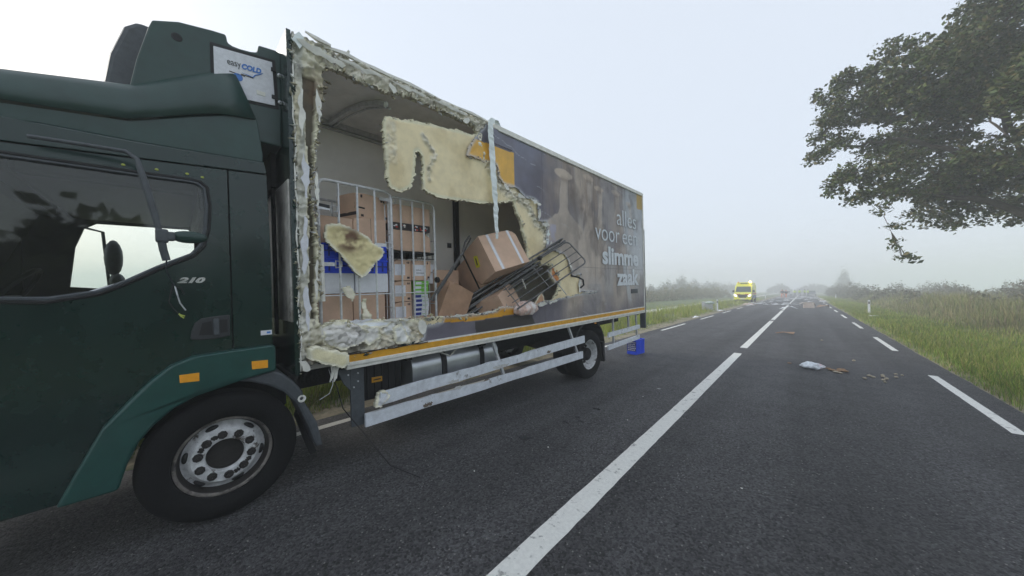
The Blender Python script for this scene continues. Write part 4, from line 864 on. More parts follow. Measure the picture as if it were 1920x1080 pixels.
# door handle: recessed cup with a pull bar
HB = [(.209, 1.372), (.216, 1.43), (.235, 1.487), (.27, 1.518), (.34, 1.527), (.432, 1.533), (.43, 1.37), (.335, 1.356), (.26, 1.358)]
hnd = prism_part('door_handle', HB, -.11, -.088, M_handle, bevel=.008, parent=door)
prism_part('handle_recess', [(.255, 1.395), (.275, 1.485), (.325, 1.495), (.33, 1.39)], -.1, -.0865, M_black, parent=door)
prism_part('handle_recess', [(.375, 1.40), (.372, 1.498), (.415, 1.50), (.415, 1.40)], -.1, -.0865, M_black, parent=door)
b = B(); b.bb(-.092, -.075, .335, .368, 1.385, 1.51); part(b, 'handle_pull', M_guard, parent=door, bevel=.006)
Mx = Matrix(((0, 0, 1, -.096), (1, 0, 0, .150), (0, 1, 0, 1.785), (0, 0, 0, 1)))
text_mesh('210', .052, M_chrome, 'lettering', door, Mx, offset=.003, extrude=.002, shear=.35, width=.15)
b = B(); b.bb(-.0995, -.0965, .62, .695, 1.347, 1.385); part(b, 'sticker', M_paper)
b = B(); b.bb(-.097, -.0955, .66, .685, 1.358, 1.374); part(b, 'sticker_print', M_bluetext)
for y, z in ((0.07, 2.575), (.22, 2.58), (.30, 2.572), (-.08, 2.57)):
    b = B().blob((-.097, y, z), (.006, .010, .008), .05, 6); part(b, 'rivet_cap', M_wire, parent=door)
# broken mirror arm, bracket, mirror head hanging by its wires
b = B(); b.tube([(.0, -.42, 2.62), (.02, -.2, 2.625), (.05, -.06, 2.62), (.07, -.012, 2.58), (.08, .015, 2.45), (.1, .058, 2.235), (.1, .075, 2.13)], .012, 8, rs=[.012, .012, .013, .014, .019, .019, .016])
b.tube([(.1, .078, 2.12), (.1, .092, 2.0), (.09, .105, 1.93)], .02, 8); arm = part(b, 'mirror_arm', M_guard, smooth=True)
b = B(); b.bb(.07, .125, .058, .118, 2.045, 2.135); b.bb(.075, .12, .10, .15, 2.06, 2.12); part(b, 'mirror_bracket', M_guard, parent=arm, bevel=.012)
b = B().blob((.08, .215, 2.095), (.03, .095, .042), .02, 10); part(b, 'mirror_head', M_green_mat, parent=arm, smooth=True)
for pts, m_ in ([(.09, .105, 1.93), (.06, .10, 1.88), (0, .112, 1.83), (-.05, .128, 1.79), (-.07, .14, 1.76)], M_guard), ([(-.07, .14, 1.76), (-.05, .15, 1.70), (-.06, .162, 1.64), (-.07, .19, 1.585)], M_galv), ([(-.07, .13, 1.77), (-.06, .117, 1.70), (-.06, .11, 1.65), (-.06, .13, 1.60), (-.07, .155, 1.56)], M_black), ([(-.07, .155, 1.565), (-.06, .165, 1.545), (-.06, .18, 1.53)], M_wire), ([(-.07, .155, 1.56), (-.06, .172, 1.55), (-.06, .185, 1.545)], M_wire), ([(-.07, .14, 1.76), (-.06, .17, 1.745), (-.07, .185, 1.70)], M_black):
    b = B(); b.tube(pts, .0045, 5); part(b, 'wire', m_, parent=arm)
# arch panel above the wheel, grey mudguard, flap
def arch(name, outer, x0, x1, m, bevel, lip=None):
    return prism_part(name, outer, x0, x1, m, bevel=bevel)
FN = [(-.38, .45), (-.30, .64), (-.20, .865), (-.089, 1.006), (.008, 1.12), (.106, 1.206), (.22, 1.251), (.401, 1.259), (.707, 1.264), (.709, 1.05), (.572, 1.030), (.396, 1.018), (.259, .975), (.119, .905), (.019, .815), (-.047, .728), (-.10, .60), (-.14, .45)]
prism_part('wheel_arch_panel', FN, -.40, -.03, M_fender, bevel=.055, bseg=5)
GD = [(.44, 1.018), (.572, 1.030), (.70, 1.046), (.76, 1.01), (.83, .93), (.895, .83), (.912, .718), (1.0, .524), (1.045, .291), (.988, .30), (.93, .50), (.895, .60), (.849, .725), (.76, .85), (.649, .935), (.55, .985)]
arch('mudguard', GD, -.36, -.055, M_guard, .02)
b = B().lathe([(-.056, .03), (-.045, .032), (-.043, .02), (-.06, .012)], (0, .885, .765), 14); part(b, 'mudguard_bracket', M_cream, smooth=True)
b = B().prism([(.90, .6), (.985, .36), (1.05, .16), (1.0, .14), (.95, .3), (.88, .55)], -.34, -.30); part(b, 'mud_flap', M_black)
for k in (0, 4):
    b = B().prism(REFL[k:k+4], -.036, -.028); part(b, 'side_reflector', M_amber, bevel=.002)
slab('scraped_paint', [(-.125, .74), (-.10, .86), (-.085, .80), (-.098, .70), (-.118, .66)], -.0362, -.0345, M_foam2, truck, rim=False, amp=.0005, seed=2, col=lin(120, 135, 132))
# ---- wheels
M_lip = mat('dull_rim_lip', (.22, .20, .18), .5, .3, 20, .5, col2=(.05, .045, .04), thr=(.5, .6))
def wheel(y, x, deep, side=1):
    z = .47
    prof = [(-.05, .285), (-.022, .295), (-.004, .34), (-.002, .37), (-.012, .415), (-.03, .445), (-.058, .464)]
    g = -.085
    while g > -.26:
        prof += [(g, .470), (g-.002, .458), (g-.012, .458), (g-.014, .470)]; g -= .045
    prof += [(-.275, .462), (-.30, .42), (-.31, .34), (-.29, .285)]
    t = part(B().lathe(prof, (0, 0, 0), 72), 'wheel', M_rubber, M=TR(x, y, z) @ RZ(0 if side > 0 else math.pi), pit=False, smooth=True)
    if deep:
        rim = [(-.045, .289), (-.036, .284), (-.038, .274), (-.052, .268), (-.075, .262), (-.15, .252), (-.19, .235), (-.205, .20), (-.20, .12)]
        part(B().lathe(rim, seg=64), 'rim', M_steelw, parent=t, smooth=True)
        part(B().lathe([(-.21, .13), (-.09, .125), (-.07, .11), (-.065, .07), (-.05, .06), (-.05, .001)], seg=32), 'hub', M_chassis, parent=t, smooth=True)
        nx, nr = -.185, .165
    else:
        part(B().lathe([(-.045, .291), (-.034, .287), (-.034, .277), (-.048, .268)], seg=64), 'rim_lip', M_lip, parent=t, smooth=True)
        part(B().lathe([(-.048, .268), (-.085, .262), (-.105, .250), (-.115, .248)], seg=64), 'rim_gutter', M_rimdark, parent=t, smooth=True)
        part(B().lathe([(-.115, .248), (-.112, .236), (-.088, .214), (-.064, .198), (-.058, .192), (-.058, .122), (-.064, .116), (-.09, .112)], seg=64), 'rim', M_steelw, parent=t, smooth=True)
        part(B().lathe([(-.088, .113), (-.125, .108), (-.13, .09), (-.12, .05), (-.125, .001)], seg=32), 'hub', M_rimdark, parent=t, smooth=True)
        for k in range(6):
            a = k*math.pi/3+.35; R = RX(a)
            part(B().blob((-.094, 0, .224), (.013, .040, .019), 0, 8), 'vent_hole', M_black, parent=t, M=R, smooth=True)
        nx, nr = -.058, .158
    nut = B().lathe([(0, .031), (.006, .031), (.008, .021), (.03, .019), (.032, .001)], seg=8)
    n0 = None
    for k in range(10):
        a = k*math.pi/5+.12; M = RX(a) @ TR(nx, 0, nr)
        if n0 is None: n0 = part(nut, 'wheel_nut', M_rimdark, parent=t, M=M)
        else:
            c = n0.copy(); COL.objects.link(c); c.parent = t; c.matrix_local = M
        if k in (0, 1, 5, 6):
            part(B().blob((nx-.002, .0, nr), (.006, .022, .018), .3, 6, seed=k), 'grease_stain', M_rimdark, parent=t, M=RX(a+.3))
    return t
wheel(.371, -.03, False); wheel(5.72, -.03, True)
for y in (.371, 5.72): wheel(y, -2.46, y > 3, -1)
t2 = part(B().lathe([(0, .29), (.0, .44), (.03, .468), (.24, .468), (.27, .44), (.27, .29)], seg=48), 'inner_wheel', M_rubber, M=TR(-.63, 5.72, .47), pit=False, smooth=True)
# rear wheel arch and flap
pts = [(-.55*math.cos(a)*1.0, .55*math.sin(a)) for a in np.linspace(-.1, math.pi*.97, 18)]
outer = [(5.72-p[0]*-1*1.02, .47+p[1]*1.06) for p in pts]; inner = [(5.72+p[0]*.94, .47+p[1]*.98) for p in pts]
outer = [(5.72+.585*math.cos(a), .45+.56*math.sin(a)) for a in np.linspace(-.25, 3.2, 20)]; inner = [(5.72+.545*math.cos(a), .45+.52*math.sin(a)) for a in np.linspace(3.2, -.25, 20)]
prism_part('rear_mudguard', outer+inner, -.62, -.045, M_black, bevel=.004)
b = B().prism([(6.28, .52), (6.32, .10), (6.26, .09), (6.22, .50)], -.6, -.05); part(b, 'rear_mud_flap', M_black)
b = B(); b.box((-.03, 5.9, 1.0-.075), (.03, .05, .03)); part(b, 'side_marker', M_amber, bevel=.004)
# ---- chassis
b = B(); b.bb(-.75, -.66, -.8, 8.2, .70, .94); b.bb(-1.84, -1.75, -.8, 8.2, .70, .94)
for y in (.8, 1.9, 3.0, 4.1, 5.2, 6.4, 7.6, 8.1): b.bb(-2.4, -.1, y, y+.07, .90, .98)
part(b, 'chassis_frame', M_chassis)
b = B(); b.bb(-2.35, -1.9, 1.5, 4.9, .42, .96); part(b, 'added_light_block', M_chassis, bevel=.02)  # dark box added to block daylight coming through from the far side
b = B(); b.bb(-1.7, -.8, 2.0, 5.0, .55, .9); part(b, 'air_tanks', M_chassis, bevel=.08)
b = B(); b.tube([(-2.3, .371, .47), (-.3, .371, .47)], .06, 10); part(b, 'axle', M_chassis, smooth=True)
b = B(); b.tube([(-2.3, 5.72, .47), (-1.25, 5.72, .47), (-.3, 5.72, .47)], .08, 12, rs=[.08, .2, .08]); part(b, 'axle', M_chassis, smooth=True)
b = B(); b.bb(-1.7, -.7, -.5, .9, .55, 1.15); b.bb(-1.5, -1.0, .9, 2.2, .6, .85); b.tube([(-1.2, 2.2, .72), (-1.2, 5.6, .55)], .05, 8); part(b, 'gearbox', M_chassis, bevel=.04)
b = B(); b.bb(-.68, -.33, 1.52, 1.95, .50, .90)
for k in range(5): b.bb(-.335, -.318, 1.55+.08*k, 1.57+.08*k, .52, .88)
part(b, 'battery_box', M_black, bevel=.01)
b = B().prism([(1.60, .742), (1.715, .735), (1.715, .68), (1.60, .685)], -.318, -.312); part(b, 'warning_label', M_yellow)
b = B(); b.bb(-.32, -.309, 1.62, 1.70, .705, .718); part(b, 'label_print', M_ink)
b = B(); b.bb(-.11, -.08, 1.30, 1.43, .36, .94); b.prism([(1.18, .94), (1.43, .94), (1.43, .70), (1.36, .70), (1.30, .72), (1.24, .80)], -.1, -.085)
post = part(b, 'side_guard_post', M_guard, bevel=.006)
for y, z in ((1.37, .88), (1.37, .80), (1.28, .88), (1.33, .75)):
    part(B().lathe([(-.08, .008), (-.074, .008), (-.072, .001)], (0, y, z), 8), 'bolt', M_galv, parent=post)
tk = B().prism(round_rect(.56, .50, .19, 8), 0, 1.36, 1)
tank = part(tk, 'fuel_tank', M_tank, M=TR(-.47, 2.02, .69), bevel=.02, smooth=True)
for y in (.40, 1.02):
    s = B(); o_ = round_rect(.585, .525, .20, 8); i_ = round_rect(.562, .502, .19, 8); s.prism(o_, y, y+.07, 1, i_[::1]); part(s, 'tank_strap', M_black, parent=tank)
s = B().lathe([(.25, .05), (.30, .05), (.305, .04), (.305, .001)], (0, .80, 0), 16, axis=2); part(s, 'filler_cap', M_black, parent=tank, smooth=True)
b = B().tube([(-.25, 2.35, .93), (-.2, 2.55, .83), (-.15, 2.7, .98)], .012, 5); part(b, 'bent_bracket', M_cream)
for (y0, z0, y1, z1) in ((3.16, .93, 3.36, .40), (5.0, .94, 5.3, .36), (6.70, .94, 6.69, .33), (7.46, .95, 7.45, .62), (7.90, .94, 7.90, .38)):
    b = B(); b.tube([(-.06, y0, z0), (-.045, y1, z1)], .026, 4); part(b, 'guard_bracket', M_galv, parent=None)
def rail(y0, y1, z0a, z0b, h, torn=False, name='side_guard_rail', x=-.012):
    bl = B(); n = 26; V = []; rd = random.Random(int(y0*100))
    for i in range(n+1):
        t = i/n; y = y0+(y1-y0)*t; z = z0a+(z0b-z0a)*t; dx = (.008*math.sin(y*5)+rd.uniform(-.003, .003)) if y < 4.3 and torn else 0
        hb = h*(1-(rd.uniform(0, .18) if torn and .15 < t < .6 else 0))
        for a, c in ((0, 0), (0, hb), (-.008, hb+.003), (-.03, hb+.003), (-.03, 0)): V.append((x+dx+a, y, z+h-c if False else z+c))
    m_ = 5; F = [(i*m_+k, i*m_+(k+1) % m_, (i+1)*m_+(k+1) % m_, (i+1)*m_+k) for i in range(n) for k in range(m_)]
    F += [tuple(range(m_)), tuple(n*m_+k for k in range(m_-1, -1, -1))]; bl.add(V, F); o = part(bl, name, M_alu)
    return o
ru = rail(1.56, 5.47, .525, .600, .128, True); rl = rail(1.405, 5.40, .352, .320, .125, True); rail(6.41, 8.02, .572, .582, .092); rail(6.40, 8.0, .305, .332, .095)
for base, spots in ((ru, [(2.5, .56, .25), (2.75, .60, .18), (3.25, .585, .35), (4.35, .61, .12)]), (rl, [(1.55, .47, .12), (2.1, .38, .14), (2.55, .465, .2), (3.0, .44, .12)])):
    for i, (y, z, w) in enumerate(spots):
        pol = [(y-w/2, z), (y-w/4, z+.02), (y+w/2, z+.012), (y+w/3, z-.018), (y-w/5, z-.022)]
        sb = slab('scrape_mark', pol, -.012, -.0095, M_foam2, base, rim=False, amp=.001, seed=i+int(y*10), col=lin(112, 100, 88) if i % 2 else lin(190, 190, 188))
        sb.matrix_local = I4
b = B()
for k, (yy, w_, xx, mm) in enumerate([(.874, .010, .002, 0)]):
    pts = [(xx+.008*math.sin(z*7+k), yy+.006*math.sin(z*11+k*2)+.004*math.sin(z*31), z) for z in np.arange(1.02, 3.75, .07)]
    b.tube(pts, .008, 4, rs=[.003+.007*abs(math.sin(i*1.9+k))**2 for i in range(len(pts))])
part(b, 'peeled_edge_strips', M_cream, kind='stuff')
pe = slab('torn_rail_end', [(1.50, .53), (1.545, .655), (1.62, .66), (1.66, .60), (1.60, .55), (1.56, .50)], -.05, -.002, M_foam, ru, amp=.05, seed=8, col=lin(176, 178, 182)); pe.matrix_local = I4
b = B().tube([(-.05, 1.1, 1.0), (-.02, 1.16, .8), (0, 1.2, .6), (.04, 1.33, .38), (.3, 1.5, .05), (.62, 1.62, .012)], .005, 5); part(b, 'loose_cable', M_black)
b = B().tube([(-.05, 1.10, 1.0), (-.03, 1.13, .84), (-.03, 1.10, .76), (-.04, 1.02, .72)], .003, 5); part(b, 'loose_cable', M_galv)
b = B(); b.bb(-1.2, -.03, .822, .833, 1.44, 2.66); part(b, 'bulkhead_lower_panel', mat('streaked_white_panel', (.62, .6, .56), .3, 0, 5, .5, col2=(.25, .23, .2), thr=(.55, .62)))
b = B(); b.bb(-1.9, -.45, .78, .82, 2.68, 3.0); b.tube([(-.50, .80, 1.3), (-.50, .80, 2.75)], .02, 6); part(b, 'air_hoses', M_chassis)

# ================================================================= THE LOAD
def place(o, L): o.matrix_world = L; return o
FLOOR = 1.152
def roll_cage(M, w, d, h, label, group, m=None, open_front=False, shelf=None, nb=3, straps=True, side='x'):
    """w along y, d along x, two tubular side frames facing +x and -x"""
    m = m or M_galv; t = empty('roll_cage', M, label, 'roll cage', group)
    for sx in (d/2, -d/2):
        r_ = .07; p = [(sx, -w/2, .16), (sx, -w/2, h-r_)]
        for i in range(1, 5): a = math.pi/2*i/4; p.append((sx, -w/2+r_-r_*math.cos(a), h-r_+r_*math.sin(a)))
        for i in range(5): a = math.pi/2*i/4; p.append((sx, w/2-r_+r_*math.sin(a), h-r_+r_*math.cos(a)))
        p += [(sx, w/2, .16)]
        f = B().tube(p, .015, 8).build('side_frame', m, t, smooth=True)
        for k in range(nb):
            yb = -w/2+w*(k+1)/(nb+1); B().tube([(sx, yb, .16), (sx, yb, h)], .0115, 6).build('bar', m, f, smooth=True)
        B().tube([(sx, -w/2, .5), (sx, w/2, .5)], .006, 5).build('cross_bar', m, f)
        s_ = B().tube([(sx, w/2, h-.45), (sx, w/2, h-.40)], .017, 8); s_.tube([(sx, -w/2, h-.45), (sx, -w/2, h-.40)], .017, 8); s_.build('tube_joint', m, f)
    bk = B()
    for z in (.35, .75, 1.15, h-.1): bk.tube([(-d/2, w/2, z), (d/2, w/2, z)], .006, 5)
    for k in range(1, 5): bk.tube([(-d/2+d*k/5, w/2, .16), (-d/2+d*k/5, w/2, h-.1)], .005, 4)
    bk.build('back_mesh', m, t)
    bs = B(); bs.bb(-d/2, d/2, -w/2, w/2, .135, .165); bs.tube([(-d/2, -w/2, .15), (d/2, -w/2, .15), (d/2, w/2, .15), (-d/2, w/2, .15)], .016, 6, closed=True); bs.build('base', m, t)
    for sx in (-1, 1):
        for sy in (-1, 1):
            c = B().lathe([(-.015, .001), (-.015, .05), (.015, .05), (.015, .001)], (sx*(d/2-.06), sy*(w/2-.06), .05), 16); c.bb(sx*(d/2-.06)-.02, sx*(d/2-.06)+.02, sy*(w/2-.06)-.02, sy*(w/2-.06)+.02, .09, .135); c.build('castor', M_black, t)
    if shelf:
        s_ = B(); s_.bb(-d/2, d/2, -w/2, w/2, shelf-.012, shelf+.012)
        for k in range(8): s_.tube([(d/2, -w/2+.04+(w-.08)*k/7, shelf-.07), (d/2, -w/2+.04+(w-.08)*k/7, shelf)], .005, 4)
        s_.tube([(d/2, -w/2, shelf-.07), (d/2, w/2, shelf-.07)], .006, 5); s_.build('shelf', M_chassis, t)
    return t
def hook(parent, y, z, x):
    b = B(); b.tube([(x, y-.03, z-.035), (x, y-.03, z+.035), (x, y+.025, z+.025), (x, y+.025, z-.02)], .006, 6, closed=True); b.box((x-.004, y-.10, z), (.012, .12, .035)); b.build('strap_buckle', M_galv, parent)
cg1 = roll_cage(MB @ TR(-.53, 1.435, FLOOR), .71, .76, 1.60, 'bright roll cage nearest the torn front edge, stacked with boxes and a blue crate', 'roll cages inside the truck')
for y, z in ((-.22, 1.33), (-.19, .80), (.32, 1.02)): hook(cg1, y, z, .395)
B().tube([(.37, -.36, 1.35), (.372, -.26, 1.34)], .03, 6).build('strap', M_black, cg1)
B().tube([(.392, -.353, .45), (.392, -.353, .98)], .034, 8, rs=[.036, .034]).build('foam_sleeve', M_cream, cg1)
cg2 = roll_cage(MB @ TR(-.68, 2.14, FLOOR), .60, .72, 1.61, 'grey roll cage in the middle with a shelf and labelled boxes', 'roll cages inside the truck', shelf=.98)
hook(cg2, -.25, 1.56, .375)

def carton(M, sx, sy, sz, label, m=None, marks=(), name='cardboard_box', cat='box', group=None, tape=False, seam=True, bevel=.006):
    """box with its origin at the centre of its underside; marks: (y0, y1, z0, z1, material) on the +x face in fractions"""
    m = m or M_card; b = B(); rd = random.Random(int((sx+sy*3+sz*7)*1000))
    # cardboard gives: faces bulge a little and corners get crushed
    n = 6; V = []; F = []; ph = rd.uniform(0, 6); hard = m in (M_whitebox, M_greenbox, M_paper, M_ink)
    crush = [(rd.choice((-1, 1)), rd.choice((-1, 1)), rd.choice((0, 1)), rd.uniform(.012, .035)) for _ in range(0 if hard else 2)]
    def bend(x, y, z):
        u, v, w = x/(sx/2), y/(sy/2), z/sz*2-1; k = .0 if hard else .005
        x2, y2, z2 = x, y, z
        if abs(u) > .999: x2 += math.copysign(k*(1-v*v)*(1-w*w)*(1 if u < 0 else .3), u)
        if abs(v) > .999: y2 += math.copysign(k*(1-u*u)*(1-w*w)*.6, v)
        if w > .999: z2 += k*(1-u*u)*(1-v*v)*math.sin(ph+u*2)-(.0 if hard else .003)*abs(u)
        for cx_, cy_2, cz_, am_ in crush:
            d = math.sqrt((x-cx_*sx/2)**2+(y-cy_2*sy/2)**2+(z-cz_*sz)**2); q_ = max(0, 1-d/.09)
            x2 -= cx_*am_*q_*q_; y2 -= cy_2*am_*q_*q_; z2 += (am_ if cz_ == 0 else -am_)*q_*q_
        return (x2, y2, z2)
    g = B()
    def face(fn):
        V = [bend(*fn(-1+2*i/n, -1+2*j/n)) for i in range(n+1) for j in range(n+1)]
        g.add(V, [(i*(n+1)+j, (i+1)*(n+1)+j, (i+1)*(n+1)+j+1, i*(n+1)+j+1) for i in range(n) for j in range(n)])
    for sg in (-1, 1):
        face(lambda a, c: (sg*sx/2, a*sy/2, (c+1)*sz/2)); face(lambda a, c: (a*sx/2, sg*sy/2, (c+1)*sz/2)); face(lambda a, c: (a*sx/2, c*sy/2, (sg+1)*sz/2))
    o = g.build(name, m, None); bm_ = bmesh.new(); bm_.from_mesh(o.data); bmesh.ops.remove_doubles(bm_, verts=bm_.verts, dist=1e-5); bmesh.ops.recalc_face_normals(bm_, faces=bm_.faces); bm_.to_mesh(o.data); bm_.free()
    place(o, M); tag(o, label, cat, group)
    if seam:
        s = B(); s.bb(sx/2-.0005, sx/2+.0012, -sy/2+.004, sy/2-.004, sz*.5-.0015, sz*.5+.0015) if seam == 'mid' else s.bb(-sx/2+.01, sx/2-.01, -.0015, .0015, sz-.0005, sz+.0012)
        s.build('seam', M_ink, o)
    for i, (y0, y1, z0, z1, mm) in enumerate(marks):
        q = B(); q.bb(sx/2+.0002, sx/2+.0022, -sy/2+sy*y0, -sy/2+sy*y1, sz*z0, sz*z1)
        q.build('label' if mm in (M_paper, M_lime) else 'print_mark', mm, o)
    if tape:
        q = B(); q.bb(-sx/2+.002, sx/2-.002, -.03, .03, sz, sz+.0012); q.build('packing_tape', M_tape, o)
    return o
def at(x, y, z, rz=0): return MB @ TR(x, y, z) @ RZ(rz)
GC = 'boxes in the front roll cage'; GM = 'boxes in the middle roll cage'
TK = lambda: [(.82, .88, .82, .92, M_ink), (.90, .96, .82, .92, M_ink)]
x1 = -.25
carton(at(x1-.27, 1.245, FLOOR+.17), .54, .31, .345, 'plain brown box at the bottom left of the front roll cage')
carton(at(x1-.27, 1.575, FLOOR+.17), .54, .33, .345, 'plain brown box at the bottom right of the front roll cage')
carton(at(x1-.26, 1.255, 1.669), .54, .32, .203, 'left white box between the blue crate and brown boxes of the front roll cage', M_whitebox, seam=False, name='white_box', bevel=.015)
carton(at(x1-.25, 1.60, 1.669), .54, .345, .203, 'right white box between the blue crate and brown boxes of the front roll cage', M_whitebox, seam=False, name='white_box', bevel=.015)
# blue crates with ribs
def crate(M, sx, sy, sz, label, name='plastic_crate', m=None, ribs=5, text=None, group=None):
    m = m or M_blue; t = empty(name, M, label, 'crate', group)
    w = .012; b = B(); b.bb(-sx/2, sx/2, -sy/2, sy/2, 0, .02)
    b.bb(-sx/2, sx/2, -sy/2, -sy/2+w, .02, sz); b.bb(-sx/2, sx/2, sy/2-w, sy/2, .02, sz); b.bb(-sx/2, -sx/2+w, -sy/2+w, sy/2-w, .02, sz); b.bb(sx/2-w, sx/2, -sy/2+w, sy/2-w, .02, sz); b.build('body', m, t, bevel=.004)
    r_ = B(); r_.tube([(-sx/2, -sy/2, sz-.012), (sx/2, -sy/2, sz-.012), (sx/2, sy/2, sz-.012), (-sx/2, sy/2, sz-.012)], .012, 6, closed=True); r_.build('rim', m, t)
    q = B()
    for k in range(ribs):
        y = -sy/2+sy*(k+.5)/ribs; q.bb(sx/2, sx/2+.008, y-.006, y+.006, .02, sz-.03)
    for k in range(ribs):
        x = -sx/2+sx*(k+.5)/ribs; q.bb(x-.006, x+.006, -sy/2-.008, -sy/2, .02, sz-.03)
    q.bb(sx/2, sx/2+.01, -sy/2, sy/2, sz*.5-.006, sz*.5+.006); q.bb(-sx/2, sx/2, -sy/2-.01, -sy/2, .0, .012)
    q.build('ribs', M_bluedark if m is M_blue else m, t)
    return t
crate(at(x1-.25, 1.45, 1.874), .54, .635, .145, 'lower blue crate behind the hanging foam chunk in the front roll cage', ribs=6)
crate(at(x1-.25, 1.45, 2.021), .54, .635, .145, 'upper blue crate behind the hanging foam chunk in the front roll cage', ribs=6)
carton(at(x1-.26, 1.262, 2.17), .54, .31, .265, 'brown box resting on the blue crates, left one')
carton(at(x1-.26, 1.595, 2.17), .54, .34, .29, 'brown box resting on the blue crates, right one', marks=[(.52, .53, 0, 1, M_ink)])
tb_ = carton(at(x1-.215, 1.62, 2.462, .30), .34, .40, .265, 'dented brown box with printed marks, topmost in the front roll cage', marks=[(.08, .13, .80, .92, M_ink), (.72, .78, .8, .88, M_ink), (.80, .86, .8, .88, M_ink), (.86, .94, .12, .22, M_ink), (.08, .16, .05, .14, M_ink), (.0, .2, .36, .42, M_chassis)])
q = B(); q.bb(-.12, .12, -.2015, -.2002, .10, .16); q.bb(-.17, .17, -.202, -.2004, .03, .065); q.build('print_mark', M_ink, tb_)
# middle cage
x2 = -.36
def tray(y0, y1, z0, z1, label):
    o = carton(at(x2-.26, (y0+y1)/2, z0), .52, y1-y0, z1-z0, label, seam=False)
    return o
carton(at(x2-.27, 2.145, 2.485), .54, .51, .215, 'brown box at the top of the middle roll cage')
carton(at(x2-.27, 2.145, 2.155), .54, .51, .245, 'brown box below the printed fruit trays of the middle roll cage')
for y0, y1, lab in ((1.89, 2.14, 'left dark tray with a red and white picture in the middle roll cage'), (2.15, 2.40, 'right dark tray with a red and white picture in the middle roll cage')):
    o = carton(at(x2-.27, (y0+y1)/2, 2.402), .54, y1-y0, .08, lab, M_ink, seam=False, name='printed_tray')
    rd = random.Random(int(y0*10)); 
    for k in range(12):
        B().blob((.2715, -.11+.22*rd.random(), .015+.05*rd.random()), (.001, .007+.01*rd.random(), .006+.006*rd.random()), .2, 4, seed=k).build('picture_print', [M_redprint, M_paper, M_redprint, M_cream][k % 4], o)
for i, z in enumerate((1.80, 1.55, 1.30)):
    carton(at(x2-.27, 2.005, z), .54, .235, .245, ['upper', 'second', 'lower'][i]+' labelled brown box of the left column in the middle roll cage', marks=[(.12, .68, .25, .78, M_paper), (.78, .92, .08, .18, M_ink), (.78, .83, .82, .92, M_ink), (.86, .91, .82, .92, M_ink)])
carton(at(x2-.27, 2.265, 1.80), .54, .265, .245, 'brown box with a white label standing on the pile of green cartons', marks=[(.16, .72, .22, .78, M_paper), (.22, .66, .35, .38, M_ink), (.22, .5, .5, .53, M_ink), (.82, .92, .1, .2, M_ink), (.05, .12, .1, .18, M_ink), (.05, .09, .82, .92, M_ink), (.8, .85, .82, .92, M_ink)])
z = 1.36
for k in range(8):
    h_ = .053; mm = M_greenbox if k >= 5 else M_paper
    carton(at(x2-.26+.004*((k*7) % 3), 2.255+.004*((k*5) % 4), z), .50, .20, h_, ('flat green carton in the pile beside the labelled boxes' if k >= 5 else 'flat white carton in the pile under the green cartons'), mm, marks=[(.1, .5, .2, .8, M_paper if k >= 5 else M_bluedark), (.55, .9, .35, .45, M_greenbox if k < 5 else M_paper)], seam=False, name='flat_carton', group='flat green cartons in the pile' if k >= 5 else 'flat white cartons in the pile', bevel=.003); z += h_+.001
carton(at(x2-.27, 2.255, 1.165), .54, .26, .19, 'brown box at the foot of the pile of flat cartons in the middle roll cage')
# foam chunk wedged on the front cage
ch = slab('foam_chunk', FOAM_CHUNK, -.125, -.085, M_foam, None, amp=.02, seed=55, col=lin(208, 196, 150), stain=STAIN_CHUNK)
tag(ch, 'big chunk of yellowish foam with a brown stain hanging on the front roll cage', 'foam chunk')
sm = slab('foam_scrap', [(1.26, 1.72), (1.32, 1.75), (1.38, 1.66), (1.36, 1.60), (1.30, 1.64)], -.14, -.115, M_foam, None, amp=.02, seed=65, col=lin(220, 214, 196)); tag(sm, 'small scrap of foam stuck on a white box in the front roll cage', 'foam scrap')
sm = slab('foam_scrap', [(1.46, 1.60), (1.49, 1.62), (1.50, 1.50), (1.53, 1.40), (1.45, 1.40)], -.16, -.13, M_foam, None, amp=.03, seed=66, col=lin(214, 206, 190)); tag(sm, 'narrow scrap of foam between the two bottom boxes of the front roll cage', 'foam scrap')

# ---- the toppled load in the hole: fitted axes of the tilted boxes
ax_c = Vector((.0968, .9655, .2416)).normalized(); ax_n = Vector((-.4115, -.1822, .893)).normalized(); ax_a = ax_c.cross(ax_n).normalized()
# box frame: local x = ax_a (towards the camera side), y = ax_c, z = ax_n
def tilt(p, a=ax_a, c=ax_c, n=ax_n):
    m = Matrix.Identity(4)
    for i in range(3): m[i][0] = a[i]; m[i][1] = c[i]; m[i][2] = n[i]; m[i][3] = p[i]
    return MB @ m
C0 = Vector((.05, 3.143, 1.900))
def tb(off, s, label, **kw):
    p = C0+ax_a*off[0]+ax_c*off[1]+ax_n*off[2]
    return carton(tilt(p+ax_a*(-s[0]/2)+ax_c*(s[1]/2)), s[0], s[1], s[2], label, **kw)
big = tb((0, 0, 0), (.50, .66, .56), 'large tilted brown box with a yellow label and two pale tapes', seam=False)
for y in (-.18, .20): B().bb(.2502, .2525, y-.022, y+.022, .004, .556).build('packing_tape', M_paper, big)
for y in (-.148,): B().bb(.2502, .252, y-.004, y+.004, .004, .556).build('packing_tape', M_tape, big)
yl = B().prism(round_rect(.10, .17, .02), -.3385, -.3345, 1).build('label', M_lime, big, M=TR(-.03, 0, .30) @ RY(.35))
B().prism([(-.012, -.05), (.012, -.05), (.012, .05), (-.012, .05)], -.3395, -.3387, 1).build('print_mark', M_ink, yl)
tb((-.515, .01, -.02), (.44, .62, .50), 'tilted brown box behind the large one in the toppled cage', seam=False)
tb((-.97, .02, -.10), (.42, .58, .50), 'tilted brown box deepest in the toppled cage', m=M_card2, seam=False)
st = B()
